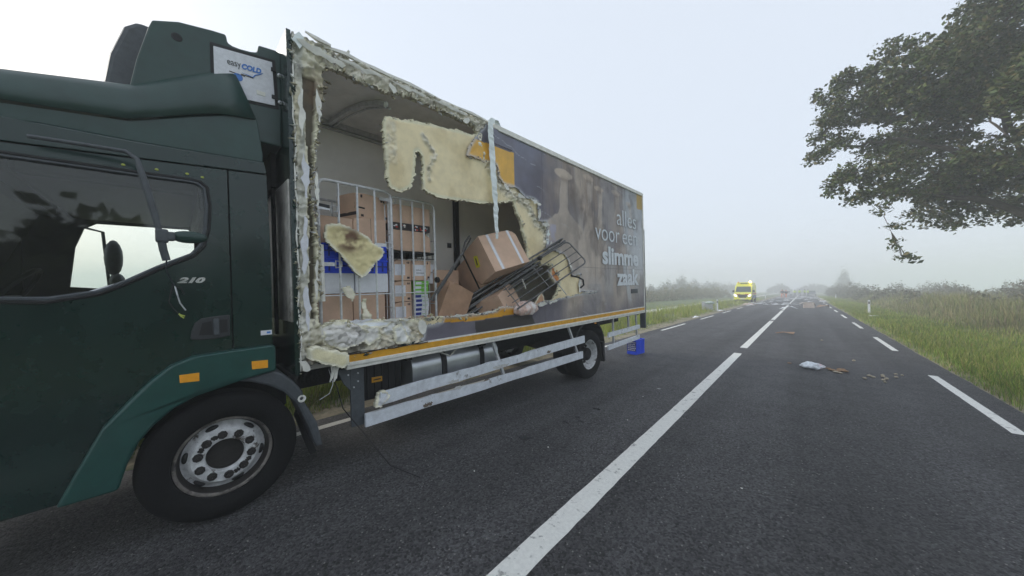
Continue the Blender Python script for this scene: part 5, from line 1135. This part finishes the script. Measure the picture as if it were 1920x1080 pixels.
for off in ((-.508, -.012),):
    p = C0+ax_a*off[0]+ax_c*off[1]; st.box(tuple(p+ax_n*.25), (.022, .012, .60), Matrix((ax_a, ax_c, ax_n)).transposed())
o = st.build('black_strap', M_black, None); o.matrix_world = MB; tag(o, 'black strap running down between the two tilted boxes', 'strap')
P1 = Vector((.30, 4.503, 2.399)); P0 = Vector((-.45, 2.964, 1.417)); P2 = Vector((.60, 4.539, 2.031)); P3 = None
a_ = (P1-P0).normalized(); wv = P2-P1; wv = wv-a_*wv.dot(a_)*.6; dv = Vector((-.60, .72, -.02)); dv = (dv-a_*dv.dot(a_)*.4).normalized()*.5
cg3 = empty('roll_cage', MB, 'toppled dark roll cage poking out through the torn side wall', 'roll cage', None)
def frame_panel(name, A, along, across, la, wa, nb, r=.012, rb=.0075, cross=()):
    rr = .07; al = along.normalized(); ac = across.normalized(); p = [A-al*la, A-al*rr]
    for i in range(1, 5): q = math.pi/2*i/4; p.append(A-al*rr+al*rr*math.sin(q)+ac*(rr-rr*math.cos(q)))
    E_ = A+ac*wa
    for i in range(5): q = math.pi/2*i/4; p.append(E_-ac*rr+ac*rr*math.sin(q)-al*(rr-rr*math.cos(q)))
    p.append(E_-al*la); f = B().tube(p, r, 8).build(name, M_darktube, cg3, smooth=True)
    for k in range(nb): s = A+ac*wa*(k+1)/(nb+1); B().tube([s, s-al*la], rb, 6).build('bar', M_darktube, f, smooth=True)
    for c_ in cross: s = A-al*c_; B().tube([s, s+ac*wa], rb, 6).build('cross_bar', M_darktube, f, smooth=True)
    return f
f2 = frame_panel('side_frame', P1, a_, wv, 1.35, wv.length, 3, cross=(.75, 1.3))
f1 = frame_panel('side_frame', P1+Vector((-.03, .0, .02)), a_, dv, 1.95, .50, 8, r=.016, rb=.012, cross=(.02, .45, .9, 1.4, 1.9))
f3 = frame_panel('side_frame', P1+Vector((-.06, -.03, .06)), a_, dv, 1.90, .42, 4, r=.012, rb=.008, cross=(.3, 1.1))
for off in ((-.03, .03, -.05), (-.05, -.02, -.10), (-.02, .06, -.15)): frame_panel('side_frame', P1+Vector(off)-a_*.55, a_, dv, 1.45, .46, 7, r=.014, rb=.011, cross=(.3, .9))
f4 = B(); q0 = Vector((-.30, 2.35, 1.55)); q1 = Vector((-.16, 2.75, 2.14)); q2 = Vector((-.5, 3.15, 2.45))
f4.tube([q0, q0.lerp(q1, .5), q1, q1.lerp(q2, .4)+Vector((0, 0, .05)), q2], .014, 8); f4.tube([q0+Vector((-.05, .06, -.02)), q1+Vector((-.05, .05, 0)), q2+Vector((-.03, .05, -.02))], .010, 6); f4.build('side_frame', M_darktube, cg3, smooth=True)
for p in (Vector((.10, 4.04, 2.12)), Vector((-.16, 2.36, 1.80))): B().blob(tuple(p), (.035, .035, .035), .2, 6).build('corner_knob', M_black, cg3)
B().tube([P2+Vector((0, -.35, -.20))+Vector((.0, -.05, -.0)), P2+Vector((.0, -.22, -.22)), P2+Vector((.02, -.12, -.26)), P2+Vector((.02, -.10, -.34)), P2+Vector((.0, -.16, -.38))], .014, 6).build('strap_hook', M_black, cg3, smooth=True)
B().tube([Vector((.30, 3.95, 1.93)), Vector((.36, 4.35, 1.55))], .008, 5).build('wire', M_galv, cg3)
B().tube([Vector((.1, 3.62, 1.80)), Vector((.12, 3.68, 1.66))], .008, 5).build('wire', M_cream, cg3)
# leftovers below the toppled cage
lb = carton(MB @ TR(-.30, 3.62, 1.30) @ RX(.42) @ RZ(.35) @ RY(-.15), .42, .52, .36, 'crushed brown box lying below the toppled roll cage', tape=False, m=M_card)
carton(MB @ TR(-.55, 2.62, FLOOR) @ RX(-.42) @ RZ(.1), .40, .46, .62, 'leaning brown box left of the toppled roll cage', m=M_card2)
carton(MB @ TR(-.85, 2.78, FLOOR) @ RZ(.1), .50, .45, .80, 'brown box standing against the partition behind the leaning box')
bs = B().bb(-.95, -.945, 2.60, 2.74, 1.78, 2.04).build('paper_sheet', M_paper, None); bs.matrix_world = MB @ TR(.35, -.14, -.02); tag(bs, 'white paper sheet standing beside the flat cartons', 'paper')
def bag(M, r, label, name='plastic_bag', m=None, seed=1, irr=.22):
    n = 22; k = 44; V = []; q = np.random.default_rng(seed)
    T = np.linspace(0, np.pi, n)[:, None]*np.ones((1, k)); Pp = np.ones((n, 1))*np.linspace(0, 2*np.pi, k, endpoint=False)[None]
    fol = 1+.10*np.sin(Pp*9+T*2)+irr*(fbm(np.cos(Pp)*2.2+5, T*2+np.sin(Pp)*2.2, 1.4, 4, seed)-.5)
    X = r[0]*fol*np.sin(T)*np.cos(Pp); Y = r[1]*fol*np.sin(T)*np.sin(Pp); Z = r[2]*np.cos(T)*(1+.1*np.sin(Pp*5)); Z = Z*(1+(irr > .3)*1.2*(fbm(X*9+4, Y*9+4, 1., 3, seed)-.5)); Z = np.maximum(Z, -r[2]*.8)
    V = np.stack([X, Y, Z+r[2]*.8], -1).reshape(-1, 3); i = np.arange(n-1)[:, None]*k+np.arange(k)[None]; j = np.arange(n-1)[:, None]*k+(np.arange(k)[None]+1) % k
    F = np.stack([i, j, j+k, i+k], -1).reshape(-1, 4); o = np_mesh(name, V, F, m or M_bag, smooth=True); o.matrix_world = M; return tag(o, label, 'bag')
bag(MB @ TR(.05, 3.74, 1.27), (.11, .24, .11), 'cloudy plastic bag with pinkish contents hanging over the torn sill')
sc_ = slab('card_scrap', [(4.02, 1.42), (4.20, 1.60), (4.26, 1.50), (4.28, 1.40), (4.1, 1.36)], -.03, -.01, M_foam, None, amp=.01, seed=91, col=lin(190, 150, 120)); tag(sc_, 'torn piece of cardboard beside the plastic bag on the torn sill', 'cardboard')
oc = slab('card_scrap', [(4.50, 2.02), (4.66, 1.98), (4.70, 1.86), (4.74, 1.78), (4.60, 1.74), (4.50, 1.84)], -.10, -.03, M_foam, None, amp=.04, seed=92, col=lin(196, 132, 82)); tag(oc, 'orange-brown torn cardboard stuck in the wall hole behind the cage bars', 'cardboard')

# ================================================================= ON AND BESIDE THE ROAD
bc = empty('plastic_crate', TR(-3.43, 8.83, 0) @ RZ(-.12), 'blue plastic crate with white lettering standing on the road behind the truck', 'crate')
s3 = (.26, .46, .40)
def crate_up(t, sx, sy, sz):
    b = B(); b.bb(-sx/2, sx/2, -sy/2, sy/2, 0, .02); b.bb(-sx/2, sx/2, -sy/2, -sy/2+.012, .02, sz); b.bb(-sx/2, sx/2, sy/2-.012, sy/2, .02, sz)
    b.bb(-sx/2, -sx/2+.012, -sy/2+.012, sy/2-.012, .02, sz); b.bb(sx/2-.012, sx/2, -sy/2+.012, sy/2-.012, .02, sz); b.build('body', M_blue, t, bevel=.006)
    q = B(); q.tube([(-sx/2, -sy/2, sz-.012), (sx/2, -sy/2, sz-.012), (sx/2, sy/2, sz-.012), (-sx/2, sy/2, sz-.012)], .013, 6, closed=True); q.build('rim', M_blue, t)
    r_ = B()
    for k in range(4): y = -sy/2+sy*(k+.5)/4; r_.bb(sx/2, sx/2+.007, y-.008, y+.008, .02, sz-.03)
    r_.bb(sx/2, sx/2+.008, -sy/2, sy/2, .03, .045); r_.bb(-sx/2, sx/2, -sy/2-.008, -sy/2, .02, .035); r_.build('ribs', M_blue, t)
crate_up(bc, *s3)
B().bb(-.13, .13, -.2325, -.2305, .09, .36).build('dark_panel', M_bluedark, bc)
rd = random.Random(12); q = B()
for r_ in range(5):
    x = -.10
    while x < .10:
        w = rd.uniform(.008, .022); q.bb(x, x+w, -.2345, -.2328, .11+.05*r_, .11+.05*r_+rd.uniform(.016, .034)); x += w+rd.uniform(.008, .016)
q.build('lettering', M_paper, bc)
# burst bag and its spill
pb = bag(TR(.10, 9.55, .0), (.17, .13, .075), 'white printed plastic bag lying burst on the right lane', m=mat('printed_bag', (.75, .8, .85), .3, 0, 14, .3, col2=(.6, .36, .4), thr=(.56, .62), bump=.9, bs=18), seed=4, irr=.9)
M_nut = mat('brown_crumb', (.30, .19, .11), .8, 0, 30, .4); M_pale = mat('pale_crumb', (.42, .36, .27), .8, 0, 30, .3)
for i, (x, y, s, mm) in enumerate([(.42, 9.60, .045, M_nut), (.50, 9.55, .04, M_nut), (.56, 9.70, .06, M_nut), (.60, 9.62, .05, M_nut), (.47, 9.44, .04, M_pale), (.53, 9.38, .03, M_pale), (.37, 9.74, .035, M_nut), (-.27, 9.9, .03, M_nut)]):
    o = B().blob((0, 0, .6), (1.3, .9, .6), .25, 6, seed=i).build('food_scrap', mm, None, smooth=True, loc=(x, y, .001)); o.scale = (s, s, s*.7); tag(o, 'small brown scrap of spilled food beside the burst white bag', 'food scrap', 'food scraps beside the burst bag')
for i, (px, py, s) in enumerate([(.84, 9.10, .03), (.93, 9.42, .034), (.97, 9.33, .032), (1.08, 9.15, .03), (1.13, 9.66, .028), (1.12, 9.52, .03), (1.14, 9.30, .032), (1.30, 9.62, .028), (1.34, 9.95, .026), (1.42, 9.92, .022), (.86, 11.2, .03), (.42, 15.0, .03), (1.08, 8.98, .02)]):
    o = B().blob((0, 0, .6), (1, .8, .6), .25, 6, seed=i+30).build('food_crumb', M_pale, None, smooth=True, loc=(px, py, .001)); o.scale = (s, s, s); tag(o, 'pale crumb among those scattered on the right lane past the burst bag', 'food crumb', 'pale crumbs scattered on the right lane')
# flat bits of cardboard
def scrap(x, y, pts, h, m, label, rz=0, group=None, name='cardboard_scrap', cat='cardboard', z=.004, fold=.0):
    b = B(); n = len(pts); zs = [z+fold*abs(math.sin(i*1.7)) for i in range(n)]; c = (sum(p[0] for p in pts)/n, sum(p[1] for p in pts)/n, z+fold*.8)
    V = [(p[0], p[1], zs[i]) for i, p in enumerate(pts)]+[(p[0], p[1], zs[i]+h) for i, p in enumerate(pts)]+[(c[0], c[1], c[2]+h), (c[0], c[1], c[2])]
    F = [(n+i, n+(i+1) % n, 2*n) for i in range(n)]+[((i+1) % n, i, 2*n+1) for i in range(n)]+[(i, (i+1) % n, n+(i+1) % n, n+i) for i in range(n)]
    b.add(V, F); return b.build(name, m, None, loc=(x, y, 0), rot=(0, 0, rz), label=label, cat=cat, group=group)
M_brownscrap = mat('wet_cardboard', (.32, .2, .13), .85, 0, 9, .35)
scrap(-.58, 16.5, [(-.28, -.05), (-.02, -.16), (.26, -.20), (.30, .05), (.14, .16), (-.05, .05)], .02, M_brownscrap, 'torn brown cardboard strip lying on the right lane near the centre line', fold=.07)
def flaps(M, s, label, m=M_card, open_=1.2):
    t = empty('open_box', M, label, 'box'); b = B(); w = .006
    b.bb(-s/2, s/2, -s/2, s/2, 0, .01); b.bb(-s/2, s/2, -s/2, -s/2+w, .01, s*.7); b.bb(-s/2, s/2, s/2-w, s/2, .01, s*.7); b.bb(-s/2, -s/2+w, -s/2+w, s/2-w, .01, s*.7); b.bb(s/2-w, s/2, -s/2+w, s/2-w, .01, s*.7); b.build('body', m, t)
    f = B(); f.bb(0, s*.45, -s/2, s/2, 0, w); f.build('flap', m, t, M=TR(s/2, 0, s*.7) @ RY(open_)); f = B(); f.bb(-s*.45, 0, -s/2, s/2, 0, w); f.build('flap', m, t, M=TR(-s/2, 0, s*.7) @ RY(-.4)); return t
flaps(TR(.30, 41.5, 0) @ RZ(.1), .72, 'burst brown box with open flaps far ahead on the right lane', mat('pale_cardboard', (.55, .47, .42), .8))
scrap(1.35, 42.5, [(-.5, -.2), (.3, -.25), (.4, .3), (-.3, .35)], .03, M_brownscrap, 'dark flattened cardboard right of the burst box on the right lane', fold=.25)
scrap(-1.25+.2, 37.5, [(-.6, -.2), (.1, -.3), (.6, 0), (.2, .4), (-.4, .2)], .03, M_whitebox, 'crumpled white sheet by the centre line left of the burst box', fold=.25, name='white_sheet', cat='sheet')
rd = random.Random(21)
spots = [(-2.2, 47, .5), (-1.5, 47.5, .7), (-.75, 47.8, .5), (-2.6, 50, .4), (-1.6, 51.5, .35), (-3.2, 46.5, .35), (-3.9, 48.5, .45), (-4.3, 43.5, .4), (-4.0, 53, .6), (-3.2, 56, .5), (-2.7, 61, .6), (-4.4, 60, .5), (-3.6, 66, .5), (-2.0, 64, .5), (-1.9, 72, .7), (-1.2, 76, .9), (-.6, 80, .7), (.4, 72, .5), (1.0, 84, .8), (1.9, 60, .6), (2.3, 66, .6), (.6, 60, .35), (1.2, 90, 1.2), (-3.4, 84, .9), (-.3, 95, 1.0), (2.4, 78, .8), (-4.8, 50, .5), (-2.4, 84, .8), (0.2, 102, 1.2)]
for i, (x, y, s) in enumerate(spots):
    n = rd.choice((4, 5, 6)); pts = [(s*rd.uniform(.7, 1.1)*math.cos(2*math.pi*k/n+.4)*1.1, s*rd.uniform(.5, 1)*.5*math.sin(2*math.pi*k/n+.4)) for k in range(n)]
    scrap(x, y, pts, .03, M_whitebox, 'pale flat sheet among those scattered over the road ahead', rd.uniform(-.3, .3), 'pale sheets scattered over the road ahead', 'white_sheet', 'sheet', fold=.12)
for i, (x, y, s) in enumerate([(-4.75, 45.5, .5), (-4.25, 44.8, .35), (2.15, 70, .5), (-4.9, 22.3, .22), (-4.95, 30.6, .25), (3.1, 29.5, .25)]):
    lab = ['pinkish crumpled box on the left road edge just before the ambulance', 'small pinkish paper beside the crumpled box before the ambulance', 'pale box pieces at the right road edge in the fog', 'small white paper on the left grass edge nearest the truck', 'white paper at the left road edge by the overturned cage', 'white paper sheet lying on the right verge grass'][i]
    scrap(x, y, [(-s, -s*.4), (s*.8, -s*.5), (s, s*.4), (-.6*s, s*.5)], .10 if i in (0,) else .02, mat('pale_scrap', (.62, .5, .45), .8) if i < 3 else M_whitebox, lab, 0, None, 'paper_scrap', 'paper', fold=.12)
# small stones and stains near the camera
rd = random.Random(5)
for i, (x, y) in enumerate([(-2.1, 2.9), (-1.75, 4.2), (-.42, 3.4), (-1.95, 5.3), (-2.35, 2.05)]):
    o = B().blob((0, 0, .5), (1, .8, .5), .3, 4, seed=i).build('small_chip', M_cream, None, loc=(x, y, .001)); o.scale = (.009,)*3; tag(o, 'tiny pale chip lying on the asphalt between the truck and the centre line', 'chip', 'pale chips on the asphalt')
def drip(px, py, r): 
    b = B(); n = 14; q = random.Random(int(px*100)); pts = [(r*(1+q.uniform(-.35, .35))*math.cos(2*math.pi*k/n), .7*r*(1+q.uniform(-.35, .35))*math.sin(2*math.pi*k/n)) for k in range(n)]
    b.prism(pts, .0012, .0024, 2); return b.build('oil_spot', mat_oil, None, loc=(px, py, 0), label='dark wet spot on the asphalt beside the truck', cat='stain', group='dark wet spots beside the truck', kind='stuff')
mat_oil = mat('wet_spot', (.008, .008, .009), .25)
for x, y, r in ((-2.05, 4.95, .035), (-2.0, 5.1, .03), (-2.25, 4.3, .05), (-2.3, 3.85, .03), (-2.33, 3.60, .035), (-2.2, 3.75, .04), (-1.9, 5.9, .04), (-2.45, 2.9, .06)): drip(x, y, r)

# delineator posts
def delineator(x, y, label, h=.95):
    t = empty('delineator_post', TR(x, y, -.02), label, 'road post')
    B().prism([(-.06, -.05), (.06, -.05), (.05, .05), (-.05, .05)], 0, h, 2).build('post', M_whitebox, t, bevel=.01)
    B().bb(-.03, .03, -.062, -.049, h-.28, h-.12).build('reflector', M_rimdark, t); B().bb(-.065, .065, -.055, .055, h, h+.012).build('cap', M_rimdark, t); return t
delineator(3.35, 33.5, 'white roadside post with a dark reflector on the right verge', 1.0)
delineator(4.3, 84, 'faint white roadside post far off on the right verge')
delineator(-5.35, 31.3, 'white roadside post beside the overturned cage on the left verge', .98)
delineator(-5.9, 84, 'faint white roadside post far off behind the ambulance')
# overturned cage on the left verge
oc = roll_cage(TR(-5.95, 31.0, .05) @ RZ(.3) @ RX(math.pi/2*.96) @ TR(0, .35, -.8), .7, .8, 1.6, 'overturned roll cage lying in the grass beside the left road post', None, nb=3)
gb = bag(TR(-5.9, 31.3, .55), (.32, .25, .14), 'pale green plastic foil bundle on the overturned cage', m=mat('green_foil', (.5, .6, .55), .3, 0, 9, .4), seed=9)

# ---- ambulance
M_ambY = mat('ambulance_yellow', (.82, .80, .06), .35, 0, 3, .08, coat=.4); M_ambR = mat('red_stripe', (.5, .03, .03), .4); M_ambB = mat('blue_stripe', (.02, .05, .45), .4)
M_ambG = mat('dark_windscreen', (.05, .07, .07), .12, 0, 3, .2)
AM = TR(-6.35, 54.6, -.01) @ RZ(.0)
am = empty('ambulance', AM, 'yellow ambulance van with its beacon lit standing half on the left verge', 'ambulance')
# front faces -y. side profile (y, z)
side = [(0, .45), (0, 1.0), (.12, 1.22), (.75, 1.42), (1.45, 2.25), (1.75, 2.42), (6.0, 2.50), (6.1, 2.4), (6.1, .45)]
B().prism(side, -1.0, 1.0).build('body', M_ambY, am, bevel=.09, bseg=3)
B().prism([(1.7, 2.42), (1.95, 2.72), (2.3, 2.80), (5.8, 2.80), (6.0, 2.45)], -.92, .92).build('high_roof', M_ambY, am, bevel=.08)
w_ = B(); w_.add([(-.90, .765, 1.455), (.90, .765, 1.455), (.80, 1.41, 2.235), (-.80, 1.41, 2.235), (-.90, .80, 1.44), (.90, .80, 1.44), (.80, 1.45, 2.22), (-.80, 1.45, 2.22)], [(0, 1, 2, 3), (7, 6, 5, 4), (0, 4, 5, 1), (1, 5, 6, 2), (2, 6, 7, 3), (3, 7, 4, 0)]); w_.build('windscreen', M_ambG, am)
B().prism([(-.62, 1.05), (-.3, 1.12), (.3, 1.12), (.62, 1.05), (.40, .66), (-.40, .66)], -.02, .06, 1).build('grille', M_rimdark, am)
rs_ = B(); rs_.prism([(-.80, 1.15), (-.25, 1.20), (-.30, 1.10), (-.62, 1.04)], -.03, .1, 1); rs_.prism([(.80, 1.15), (.25, 1.20), (.30, 1.10), (.62, 1.04)], -.03, .1, 1); rs_.build('red_stripe', M_ambR, am)
for sx in (-1, 1):
    B().prism([(sx*.97, 1.16), (sx*.66, 1.02), (sx*.62, .84), (sx*.93, .90)], -.02, .14, 1).build('headlight', emis('lit_headlight', (.95, .93, .85), 2.5), am, bevel=.01)
    mi = B().bb(sx*1.03, sx*1.28, .95, 1.12, 1.42, 1.72).build('side_mirror', M_black, am, bevel=.03)
    sw = B(); sw.prism([(1.1, 1.45), (1.55, 2.15), (2.15, 2.2), (2.15, 1.45)], sx*1.0, sx*1.012); sw.build('side_window', M_ambG, am)
    st_ = B()
    for k in range(9): y = 1.2+.55*k; st_.prism([(y, .55), (y+.26, .55), (y+.5, 1.0), (y+.24, 1.0)], sx*1.0, sx*1.013)
    st_.build('blue_stripe', M_ambB, am); st_ = B(); st_.bb(sx*1.0, sx*1.014, 1.3, 6.0, 1.12, 1.30); st_.build('red_stripe', M_ambR, am)
    for y in (1.05, 4.9):
        wh = B().lathe([(-.1, .2), (-.1, .33), (-.07, .35), (.07, .35), (.1, .33), (.1, .2), (.06, .19), (.05, .001)], seg=28).build('wheel', M_rubber, am, M=TR(sx*.93, y, .35) @ (RZ(math.pi) if sx < 0 else I4))
bp_ = B().bb(-.98, .98, -.09, .12, .36, .62).build('bumper', M_ambY, am, bevel=.05); B().bb(-.7, .7, -.10, -.085, .30, .42).build('lower_grille', M_rimdark, bp_); B().bb(-.26, .26, -.115, -.1, .47, .58).build('number_plate', M_paper, bp_)
lb_ = B(); lb_.bb(-.75, .75, 1.82, 2.12, 2.56, 2.82); lb_.build('light_bar', M_ambY, am, bevel=.05); B().bb(-.42, .42, 1.80, 1.83, 2.62, 2.74).build('front_screen', M_ambG, am)
B().blob((.72, 1.85, 2.86), (.15, .1, .13), 0, 8).build('beacon', emis('lit_beacon', (1, .62, .22), 9), am, smooth=True); B().blob((-.68, 1.85, 2.84), (.12, .09, .09), 0, 8).build('beacon', M_amber, am, smooth=True)

# ---- people in the fog (one skinned body each)
def person(x, y, rz, label, top, legs_m, h=1.78, step=.12, arm=0, group=None):
    t = empty('person', TR(x, y, 0) @ RZ(rz), label, 'person', group)
    J = {'pel': ((0, 0, .95), .14), 'wai': ((0, 0, 1.12), .13), 'che': ((0, .01, 1.36), .17), 'nec': ((0, 0, 1.50), .06), 'hea': ((0, -.02, 1.60), .085), 'top': ((0, -.01, 1.72), .08)}
    Bn = [('pel', 'wai'), ('wai', 'che'), ('che', 'nec'), ('nec', 'hea'), ('hea', 'top')]
    for s, n in ((-1, 'l'), (1, 'r')):
        J['hip'+n] = ((s*.10, 0, .90), .10); J['kne'+n] = ((s*.12, -s*step*.5, .50), .07); J['ank'+n] = ((s*.13, -s*step, .09), .05); J['toe'+n] = ((s*.14, -s*step-.16, .04), .04)
        J['sho'+n] = ((s*.19, 0, 1.43), .075); J['elb'+n] = ((s*.27, .03, 1.15), .05); J['han'+n] = ((s*.24, -.10-arm*.2, .95+arm*.15), .035); J['fin'+n] = ((s*.23, -.14-arm*.25, .86+arm*.2), .025)
        Bn += [('pel', 'hip'+n), ('hip'+n, 'kne'+n), ('kne'+n, 'ank'+n), ('ank'+n, 'toe'+n), ('che', 'sho'+n), ('sho'+n, 'elb'+n), ('elb'+n, 'han'+n), ('han'+n, 'fin'+n)]
    ks = list(J); me = bpy.data.meshes.new('body'); me.from_pydata([J[k][0] for k in ks], [(ks.index(a), ks.index(b_)) for a, b_ in Bn], [])
    o = bpy.data.objects.new('body', me); COL.objects.link(o); o.parent = t; o.modifiers.new('skin', 'SKIN'); 
    for i, k in enumerate(ks): me.skin_vertices[0].data[i].radius = (J[k][1], J[k][1]*.8); me.skin_vertices[0].data[i].use_root = (k == 'pel')
    sb = o.modifiers.new('sub', 'SUBSURF'); sb.levels = 1; sb.render_levels = 1; me.materials.append(legs_m); t.scale = (h/1.78,)*3
    ja = B().lathe([(.90, .17), (.95, .19), (1.2, .185), (1.4, .215), (1.47, .14), (1.50, .07)], seg=16, axis=2); ja.build('jacket', top, t, smooth=True)
    for s in (-1, 1): B().tube([(s*.20, 0, 1.43), (s*.275, .03, 1.15), (s*.255, -.06-arm*.15, 1.0+arm*.1)], .06, 8, rs=[.085, .065, .055]).build('sleeve', top, t, smooth=True)
    B().blob((0, .01, 1.70), (.095, .11, .08), 0, 8).build('hair', M_black, t, smooth=True)
    return t
M_hiv = mat('hi_vis_yellow', (.55, .7, .05), .6); M_navy = mat('dark_clothes', (.03, .035, .05), .8); M_org = mat('hi_vis_orange', (.85, .18, .04), .7)
person(-3.55, 92, .3, 'worker in a dark jacket and orange trousers, left one of two in orange', M_navy, M_org, 1.85)
person(-2.95, 93, -.4, 'worker in a dark jacket and orange trousers, right one of two in orange', M_navy, M_org, 1.75)
for i, (x, y, h) in enumerate([(-1.9, 118, 1.8), (-.9, 116, 1.85), (.1, 114, 1.9), (.75, 117, 1.8)]):
    person(x, y, .5*i, 'faint person in a hi-vis yellow jacket in the fog at the end of the road', M_hiv, M_navy, h, arm=i % 2, group='people in hi-vis jackets in the fog')
def far_car(x, y, m, label, s=1.0):
    t = empty('parked_car', TR(x, y, 0), label, 'car')
    B().prism([(-.9, .35), (-.92, .85), (-.8, .95), (-.68, 1.45), (.68, 1.45), (.8, .95), (.92, .85), (.9, .35)], 0, 4.2, 1).build('body', m, t, bevel=.08)
    B().prism([(-.72, .98), (-.62, 1.38), (.62, 1.38), (.72, .98)], -.02, .05, 1).build('windscreen', M_ambG, t)
    for sx in (-.8, .8):
        B().bb(sx-.12, sx+.12, -.03, .02, .65, .8).build('headlight', M_paper, t)
        for yy in (.8, 3.3): B().lathe([(-.1, .001), (-.1, .31), (.1, .31), (.1, .001)], seg=20).build('wheel', M_rubber, t, M=TR(sx, yy, .31))
far_car(1.6, 124, mat('grey_car', (.12, .13, .15), .4), 'dark grey car hardly visible in the fog right of the people'); far_car(-3.8, 128, mat('silver_car', (.4, .42, .45), .4), 'pale car hardly visible in the fog behind the people')
